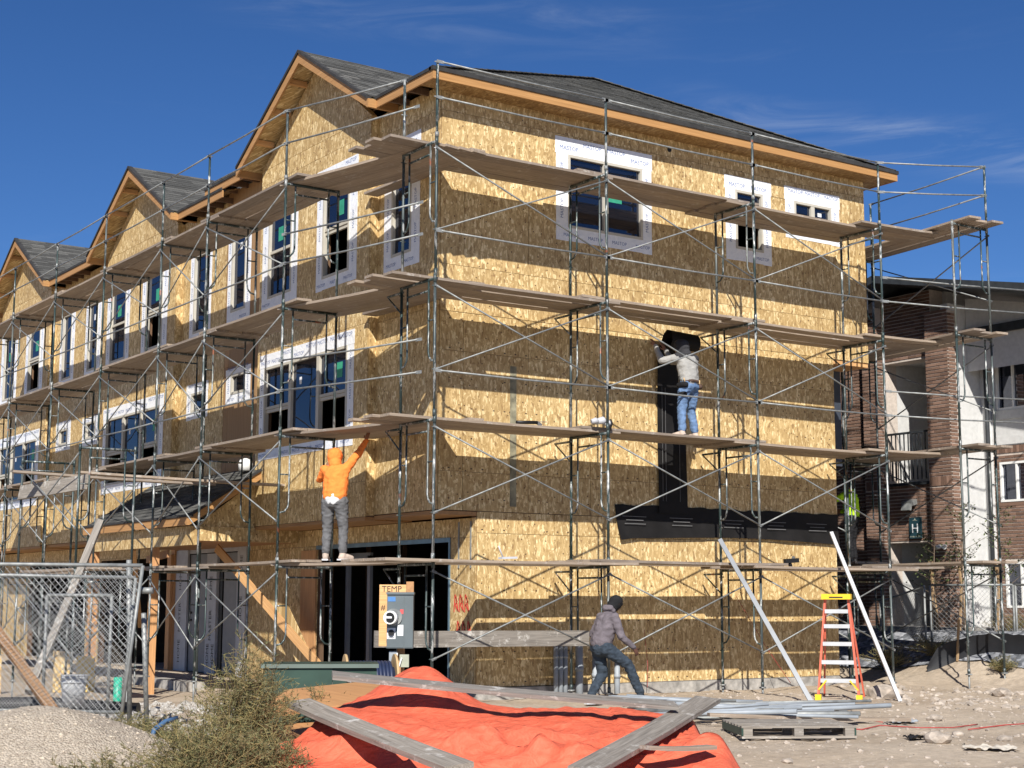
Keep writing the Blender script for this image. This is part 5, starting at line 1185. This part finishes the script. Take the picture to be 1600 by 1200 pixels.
# man in grey: at the second platform, holding up the paper roll
def ex2(t, V, F, rt, up):
    m = MB(); pv = V['pelvis']; pts = [pv+Vector((.155*math.cos(a), .135*math.sin(a), .06)) for a in [i*math.pi/8 for i in range(17)]]; m.tube(pts, .026, 6, False); m.build('tool_belt', 'leather', t)
    for s, nm in ((-1, 'tool_pouch'), (1, 'tool_pouch')):
        c = pv+Vector((s*.19, -.02, -.06)); p_ = organic(nm, [(c+Vector((0,-.06,.05)), .05, c+Vector((0,.07,.05)), .05), (c+Vector((0,-.04,-.10)), .045, c+Vector((0,.05,-.10)), .045)], .014, ['black_cloth', 'leather'][s > 0], t, 2)
        for k in range(3): m = MB(); a = c+Vector((0, -.05+.05*k, .08)); m.tube([a, a+Vector((s*.02, .01, .08+.02*k))], .011, 6); m.build('tool', ['reel_wood', 'galvanised', 'black_plastic'][k], p_)
    organic('charcoal_yoke', [(V['shL']+Vector((0,0,.02)), .078, V['shR']+Vector((0,0,.02)), .078), (V['neck']-Vector((0,0,.03)), .10, V['neck'], .09)], .013, 'hoodie_charcoal', t, 3, .006, .08)  # charcoal yoke over shoulders and neck, same cloth as the hood
person('man in a grey hoodie, jeans and tool belt holding up the roll of black paper', (5.20, .62, 4.06), R(12),
    dict(pelvis=(0,0,.86), chest=(.03,.04,1.20), neck=(.0,.07,1.38), head=(-.03,.13,1.50), shL=(-.15,.09,1.31), shR=(.20,.03,1.30), elL=(-.30,.32,1.27), wrL=(-.30,.44,1.52), hdL=(-.2,.35,.8), pnL=(0,1,0),
         elR=(.05,.38,1.30), wrR=(-.06,.42,1.47), hdR=(-.3,.3,.8), pnR=(0,1,0), hpL=(-.10,0,.84), hpR=(.10,0,.84), knL=(-.15,.04,.46), knR=(.13,.06,.46), anL=(-.19,0,.09), anR=(.15,.0,.09), toL=(-.23,.14,.035), toR=(.17,.14,.035)),
    'hoodie_grey', 'jeans_blue', 'boot_tan', 'skin_brown', 'up', 'hoodie_charcoal', ex2, 2, (-.5,.8,.2))
# man in mauve, walking to the right with bent knee, looking down
def ex3(t, V, F, rt, up):
    organic('balaclava', [(V['head']+up*.02-F*.01, .108, V['head']-up*.05-F*.015, .095), (V['head']-up*.06-F*.02, .09, V['neck'], .075)], .012, 'black_cloth', t, 2, .008, .06)
person('man in faded mauve hoodie and black head cover striding past the scaffold, looking down', (2.66, -.46, 0), R(-98),
    dict(pelvis=(0,-.10,.80), chest=(0,.0,1.14), neck=(.0,.06,1.32), head=(.0,.15,1.42), shL=(-.19,.02,1.23), shR=(.19,.02,1.23), elL=(-.30,-.06,.98), wrL=(-.26,.12,.80), hdL=(.1,.3,-.9), pnL=(1,0,0),
         elR=(.26,.08,.96), wrR=(.24,.30,.80), hdR=(0,.45,-.7), pnR=(-1,0,0), curl=(1.0,), hpL=(-.10,-.1,.79), hpR=(.10,-.08,.79), knL=(-.12,.0,.42), knR=(.12,.28,.55), anL=(-.12,-.22,.10), anR=(.12,.50,.10), toL=(-.12,-.10,.035), toR=(.12,.64,.04)),
    'hoodie_mauve', 'jeans_dark', 'black_plastic', 'skin_dark', 'down', extras=ex3, seed=5, face=(0,.75,-.6))
# worker in a high-visibility vest far right
person('worker in a bright yellow green high visibility shirt behind the far right corner', (11.42, 3.02, 2.18), R(30),
    dict(pelvis=(0,0,.90), chest=(0,.03,1.26), neck=(.0,.05,1.45), head=(.0,.10,1.58), shL=(-.19,.03,1.38), shR=(.19,.03,1.38), elL=(-.33,.22,1.25), wrL=(-.30,.45,1.30), hdL=(0,.9,.1), pnL=(1,0,0),
         elR=(.25,.05,1.10), wrR=(.24,.26,1.05), hdR=(0,.9,-.1), pnR=(-1,0,0), hpL=(-.10,0,.88), hpR=(.10,0,.88), knL=(-.12,.04,.48), knR=(.12,.04,.48), anL=(-.12,0,.09), anR=(.12,.0,.09), toL=(-.14,.13,.035), toR=(.14,.13,.035)),
    'hivis', 'black_cloth', 'black_plastic', 'skin_brown', False, extras=hair('black_cloth'), seed=8, face=(0,1,0))

# ------------------------------------------------------------------ apartment building behind, at right
apt = thing('apartment_building', 'finished brick and pale stucco apartment building with dark roof behind the scaffold at right', 'building', (14.0, 4, .85)); AO = Vector((14.0, 4, .85))
def ap(m, name, mat, par=None, kind=None):
    o = m.build(name, mat, par or apt, kind); o.location = -AO if par is None else (0,0,0); return o
BR = []
def bricks(ax, c, s0, s1, z0, z1, holes=(), thick=.012):
    rects = [(s0, s1, z0, z1)]
    z = z0; row = 0
    while z < z1-.05:
        off = (row % 2)*.105; s = s0-off
        while s < s1-.02:
            a, b = max(s, s0), min(s+.2, s1)
            if b-a > .03 and not any(a < h[1] and b > h[0] and z+.052 > h[2] and z < h[3] for h in holes): BR.append((ax, c, a, b, z, z+.052))
            elif b-a > .03:
                for h in holes:
                    if a < h[1] and b > h[0] and z+.052 > h[2] and z < h[3]:
                        if a < h[0]-.03: BR.append((ax, c, a, h[0], z, z+.052))
                        if b > h[1]+.03: BR.append((ax, c, h[1], b, z, z+.052))
            s += .21
        z += .0735; row += 1
def soldier(ax, c, s0, s1, z0, z1):
    s = s0
    while s < s1-.03: BR.append((ax, c-.006, s, min(s+.062, s1), z0, z1)); s += .072
# facade plane x=14.2 (recessed bay) between columns at x=14.0
up_ = (3.35, 4.62, 3.97, 6.55); lo_ = (3.35, 4.62, .80, 2.70)
m = MB()
for a, b, z0, z1 in sub(sub([(3.28, 5.045, .7, 8.0)], up_), lo_): m.box(14.2, 14.6, a, b, z0, z1)
for a, b in ((2.68, 3.28), (4.65, 5.05)): m.box(14.0, 14.25, a, b, .7, 7.45+(.35 if a > 4 else 0))
m.box(14.2, 15.0, 5.05, 9.5, .7, 8.0); ap(m, 'wall', 'mortar')
bricks('x', 14.2, 3.29, 4.64, 2.74, 3.90); bricks('x', 14.2, 3.29, 4.64, 6.60, 8.0); bricks('x', 14.0, 2.69, 3.27, .80, 3.82); bricks('x', 14.0, 2.69, 3.27, 4.04, 7.5); soldier('x', 14.0, 2.69, 3.27, 3.83, 4.02)
bricks('x', 14.2, 5.06, 6.6, .80, 7.6); bricks('x', 14.0, 4.66, 5.04, .80, 3.82); bricks('x', 14.0, 4.66, 5.04, 4.04, 7.7); soldier('x', 14.0, 4.66, 5.04, 3.83, 4.02); bricks('y', 2.68, 14.0, 14.24, .8, 7.4); bricks('y', 4.65, 14.0, 14.19, .8, 7.4)
m = MB(); m.box(14.14, 14.9, 3.30, 4.64, 3.90, 3.96); ap(m, 'balcony_slab', 'dark_roof')
# balcony recess interior
m = MB(); m.box(15.6, 15.7, 3.2, 4.8, .7, 8.0); m.box(14.61, 15.6, 4.63, 4.75, .7, 8.0); m.box(14.61, 15.6, 3.2, 3.32, .7, 8.0); m.box(14.61, 15.6, 3.32, 4.63, 2.72, 3.9); m.box(14.61, 15.6, 3.32, 4.63, 6.6, 6.8); ap(m, 'recess_walls', 'stucco')
for i in range(11): m = MB(); y_ = 3.42+i*.115; m.box(14.20, 14.225, y_, y_+.018, 4.02, 5.0); ap(m, 'baluster', 'dark_roof')
m = MB(); m.box(14.19, 14.235, 3.35, 4.62, 4.995, 5.04); ap(m, 'handrail', 'dark_roof')
# stucco return facing -y, and facade B
m = MB(); m.box(14.06, 15.16, 2.70, 2.9, .7, 7.6); m.box(15.0, 15.3, 2.56, 2.9, .7, 6.95); ap(m, 'wall', 'stucco')
wu = (1.35, 2.42, 5.40, 6.50); wm = (1.35, 2.40, 3.50, 4.32); wl = (1.35, 2.36, 1.35, 2.28)
m = MB()
for a, b, z0, z1 in sub(sub(sub([(-4, 2.56, .7, 6.95)], wu), wm), wl): m.box(15.16, 15.4, a, b, z0, z1)
ap(m, 'wall', 'mortar'); m = MB()
for a, b, z0, z1 in sub([(-4, 2.557, 4.66, 6.95)], wu): m.box(15.135, 15.158, a, b, z0, z1)
ap(m, 'stucco_face', 'stucco')
for q_ in ((15.10, 15.134, 1.2, 2.50, 5.2, 5.39), (15.10, 15.134, 1.2, 2.5, 6.51, 6.62), (15.12, 15.134, 1.25, 2.5, 4.68, 4.85)): m = MB(); m.box(*q_); ap(m, 'window_trim', 'stucco')
bricks('x', 15.16, .9, 2.55, .80, 4.5, [wm, wl]); soldier('x', 15.16, .9, 2.55, 4.51, 4.65); bricks('y', 2.56, 15.0, 15.16, .8, 4.5) if False else None
for za, zb_ in ((3.42, 3.49), (1.27, 1.34)): m = MB(); m.box(15.14, 15.3, 1.3, 2.45, za, zb_); ap(m, 'brick_sill', 'brick')
for h in (wu, wm, wl):
    w = bpy.data.objects.new('window', None); COL.objects.link(w); w.parent = apt; w.location = -AO
    a, b, z0, z1 = h; m = MB(); f = .045; m.box(15.13, 15.22, a, a+f, z0, z1); m.box(15.13, 15.22, b-f, b, z0, z1); m.box(15.13, 15.22, a+f, b-f, z0, z0+f); m.box(15.13, 15.22, a+f, b-f, z1-f, z1); mid = (a+b)/2+.12; m.box(15.14, 15.2, mid-.02, mid+.02, z0+f, z1-f); m.build('frame', 'white_vinyl', w)
    m = MB(); m.box(15.19, 15.195, a+f-.002, b-f+.002, z0+f-.002, z1-f+.002); m.build('pane', 'window_glass', w)
    m = MB()
    for i in range(int((z1-z0)/.05)): m.box(15.205, 15.225, a+f, b-f, z0+f+i*.05, z0+f+i*.05+.036)
    m.build('blinds', 'blinds', w, 'stuff')
m = MB(); m.box(15.23, 15.3, -4, 2.5, .7, 6.9); ap(m, 'dark_inside', 'interior_dark')
# roof: gable ridge above the brick bay
def slab4(m, ps, t):
    ps = [Vector(p) for p in ps]; n = len(ps); lo = [p-Vector((0,0,t)) for p in ps]; m.add(ps+lo, [tuple(range(n)), tuple(range(2*n-1, n-1, -1))]+[(i, (i+1)%n, n+(i+1)%n, n+i) for i in range(n)])
m = MB(); slab4(m, [(13.4, 4.15, 8.35), (20, 4.15, 8.35), (20, -3.5, 6.75), (13.4, -3.5, 6.75)][::1], .16); slab4(m, [(13.4, 4.15, 8.35), (20, 4.15, 8.35), (20, 9.2, 6.9), (13.4, 9.2, 6.9)], .16); rfa = ap(m, 'roof', 'dark_roof')
m = MB(); m.add([(14.21, -3, 6.7), (14.21, 4.15, 8.2), (14.21, 9, 6.8), (14.21, 9, 6.2), (14.21, -3, 6.2), (14.4, -3, 6.7), (14.4, 4.15, 8.2), (14.4, 9, 6.8), (14.4, 9, 6.2), (14.4, -3, 6.2)], [(0,1,2,3,4), (9,8,7,6,5)]) if False else None
m = MB(); m.box(14.06, 15.1, -3.5, 2.68, 6.9, 6.95) if False else m.add([(14.6, -3, 6.55), (14.6, 2.69, 7.75), (14.6, 2.69, 6.2), (14.6, -3, 6.2)], [(0,1,2,3)]); ap(m, 'upper_wall', 'stucco')
m = MB(); slab4(m, [(14.55, 2.62, 7.05), (17.5, 2.62, 7.6), (17.5, -4, 7.6), (14.55, -4, 7.05)], .12); slab4(m, [(14.5, 2.66, 7.08), (14.56, 2.66, 7.08), (14.56, -4, 7.08), (14.5, -4, 7.08)], .18); ap(m, 'lower_roof', 'dark_roof')
m = MB(); m.tube([(14.95, 2.52, 6.9), (14.95, 2.52, 5.0), (14.95, 2.52, .9)], .045, 8); ap(m, 'downpipe', 'dark_roof')
m = MB(); m.beam((14.2, 3.92, 3.55), (14.0, 3.92, 3.50), .26, .10); m.beam((14.02, 3.92, 3.50), (13.98, 3.92, 3.36), .24, .05); ap(m, 'wall_lamp', 'galvanised')
m = MB(); m.box(13.93, 13.99, 2.9, 3.0, 2.55, 2.62); m.tube([(13.94, 2.88, 2.58), (13.86, 2.84, 2.56)], .045, 8); m.tube([(13.94, 3.02, 2.58), (13.86, 3.06, 2.56)], .045, 8); ap(m, 'flood_light', 'white_vinyl')
# bricks: the 300 that show largest singly, the rest as one part
def bkey(b):
    ax, c, s0, s1, z0, z1 = b; p_ = Vector(wpt(ax, c, (s0+s1)/2, 0, z0)); return -((s1-s0))*0 + (p_-Vector((-11.2, -18.4, 1.4))).length
BR.sort(key=bkey); lib = {}
for b in BR[:300]:
    ax, c, s0, s1, z0, z1 = b; k_ = (ax, round(s1-s0, 3), round(z1-z0, 3))
    if k_ not in lib: q = MB(); w_ = s1-s0; h_ = z1-z0; wbox(q, ax, 0, 0, w_, -.02, .012, 0, h_); q.var = [rnd.random()]*len(q.v); lib[k_] = q.mesh('brick', 'brick')
    o = bpy.data.objects.new('brick', lib[k_]); COL.objects.link(o); o.parent = apt; o.location = Vector(wpt(ax, c, s0, 0, z0))-AO
q = MB()
for b in BR[300:]:
    ax, c, s0, s1, z0, z1 = b; q.cv = rnd.random(); wbox(q, ax, c, s0, s1, -.02, .012+rnd.uniform(0, .003), z0, z1)
ap(q, 'brickwork', 'brick', None, 'stuff')
# sign
sg = thing('building_sign', 'dark teal sign with a big white H on the brick between the openings', 'sign', (14.16, 3.83, 3.0))
m = MB(); m.box(-.02, .02, -.155, .155, -.22, .22); m.build('board', 'sign_teal', sg)
text('lettering', 'H', .27, 'sign_white', sg, (-.023, 0, -.02), (0,-1,0), (0,0,1), .002); text('lettering', 'H 106 - H 205', .045, 'rag_green', sg, (-.023, 0, -.185), (0,-1,0), (0,0,1))
m = MB(); m.box(-.0225, -.0205, -.06, .06, .150, .156); m.add([(-.022, -.03, .165), (-.022, .03, .165), (-.022, 0, .20)], [(0,1,2)]); m.build('emblem', 'rag_green', sg)
# ground pieces by the apartment
m = MB(); m.box(13.55, 14.6, -6, 12, .80, .965); struct(m.build('pavement', 'concrete'))
m = MB(); n = 30; vs = [(11.6+2.0*i/n, -7+18*j/60, gz(11.6+2.0*i/n, -7+18*j/60)+.035+.02*nv(i, j, 0, 1.7)) for i in range(n+1) for j in range(61)]; m.smooth = True; m.add(vs, [(i*61+j, (i+1)*61+j, (i+1)*61+j+1, i*61+j+1) for i in range(n) for j in range(60)]); tag(m.build('gravel_bed', 'gravel_grey'), 'bed of blue grey stones along the apartment building', 'gravel', kind='stuff')
# silt fence
t = thing('silt_fence', 'low black silt fence cloth running off to the right edge', 'silt fence', (11.6, .4, .4)); o_ = Vector((11.6, .4, .4)); pts = [(11.25, 1.15), (11.55, .85), (11.75, .45), (11.85, 0), (11.95, -.6), (12.1, -1.3), (12.3, -2.2)]
m = MB(); m.smooth = True; vs = []
for i in range(len(pts)*6-5):
    a, b = pts[i//6], pts[min(i//6+1, len(pts)-1)]; f = (i % 6)/6; x = a[0]+(b[0]-a[0])*f; y = a[1]+(b[1]-a[1])*f; z = gz(x, y); h = .42 if i > 2 else .12+.1*i
    for j in range(5): v = j/4; vs.append(Vector((x+.03*math.sin(v*3)+.02*nv(x, y, v, 4), y, z-.03+h*v+.02*nv(x, y, 1, 5)))-o_)
n = len(vs)//5; m.add(vs, [(i*5+j, (i+1)*5+j, (i+1)*5+j+1, i*5+j+1) for i in range(n-1) for j in range(4)]); m.build('cloth', 'silt_fabric', t)
m = MB(); z = gz(11.62, .75); m.beam(Vector((11.60, .72, z))-o_, Vector((11.68, .72, z+.75))-o_, .035, .035); m.build('stake', 'stake_wood', t)
# far chain link fence
def far_panel(A, B, label, H=1.36): return chain('chain_link_fence', A, B, Vector((0,0,1)), label, H, .075, 'far chain link fence panels', .0028)
far_panel((12.24, 1.99, .40), (13.75, 4.5, .10), 'far chain link fence panel left of the gate posts'); far_panel((12.30, 1.90, .42), (12.86, .42, .42), 'far chain link fence panel between gate post and slanted post'); far_panel((12.88, .38, .42), (13.4, -1.4, .42), 'far chain link fence panel at the right edge')
# staked young tree
def young_tree(c, label, H, n, seed):
    q = random.Random(seed); t = thing('young_tree', label, 'tree', c, 0, 'young staked trees by the apartment building'); m = MB(); m.tube([(0,0,-.1), (.02,.02,H*.45), (.05,-.02,H)], [.022, .016, .006], 7); m.build('trunk', 'bark', t)
    br = MB(); lf = MB(); lf.cv = .5
    for i in range(n):
        z = H*(.32+.66*q.random()); ph = q.random()*6.28; L_ = .25+.5*q.random()*(1.15-z/H); a = Vector((.03, 0, z)); b = a+Vector((math.cos(ph)*L_, math.sin(ph)*L_, L_*.6)); br.tube([a, b], [.006, .003], 4, False)
        for k in range(15):
            p_ = a.lerp(b, .25+.8*q.random())+Vector((q.uniform(-.08,.08), q.uniform(-.08,.08), q.uniform(-.06,.06))); d = Vector((q.uniform(-1,1), q.uniform(-1,1), q.uniform(-.7,.5))).normalized(); s = d.cross(Vector((0,0,1))).normalized()*.022; l = q.uniform(.05, .09); lf.cv = q.random(); lf.add([p_, p_+d*l*.5+s, p_+d*l, p_+d*l*.5-s], [(0,1,2,3)])
    br.build('branches', 'bark', t); lf.build('crown', 'tree_leaf', t, 'stuff')
    for s in (-1, 1): m = MB(); m.beam((s*.14, 0, -.1), (-s*.06, .04, 1.45), .035, .035); m.build('stake', 'stake_wood', t)
    return t
young_tree((13.3, 1.95, .82), 'young staked tree in front of the pale stucco wall', 2.5, 34, 1); young_tree((13.1, .9, .82), 'young staked tree in front of the brick wall at the right edge', 2.3, 26, 2); young_tree((13.4, 2.75, .82), 'young staked tree in front of the brick column', 2.0, 22, 3)
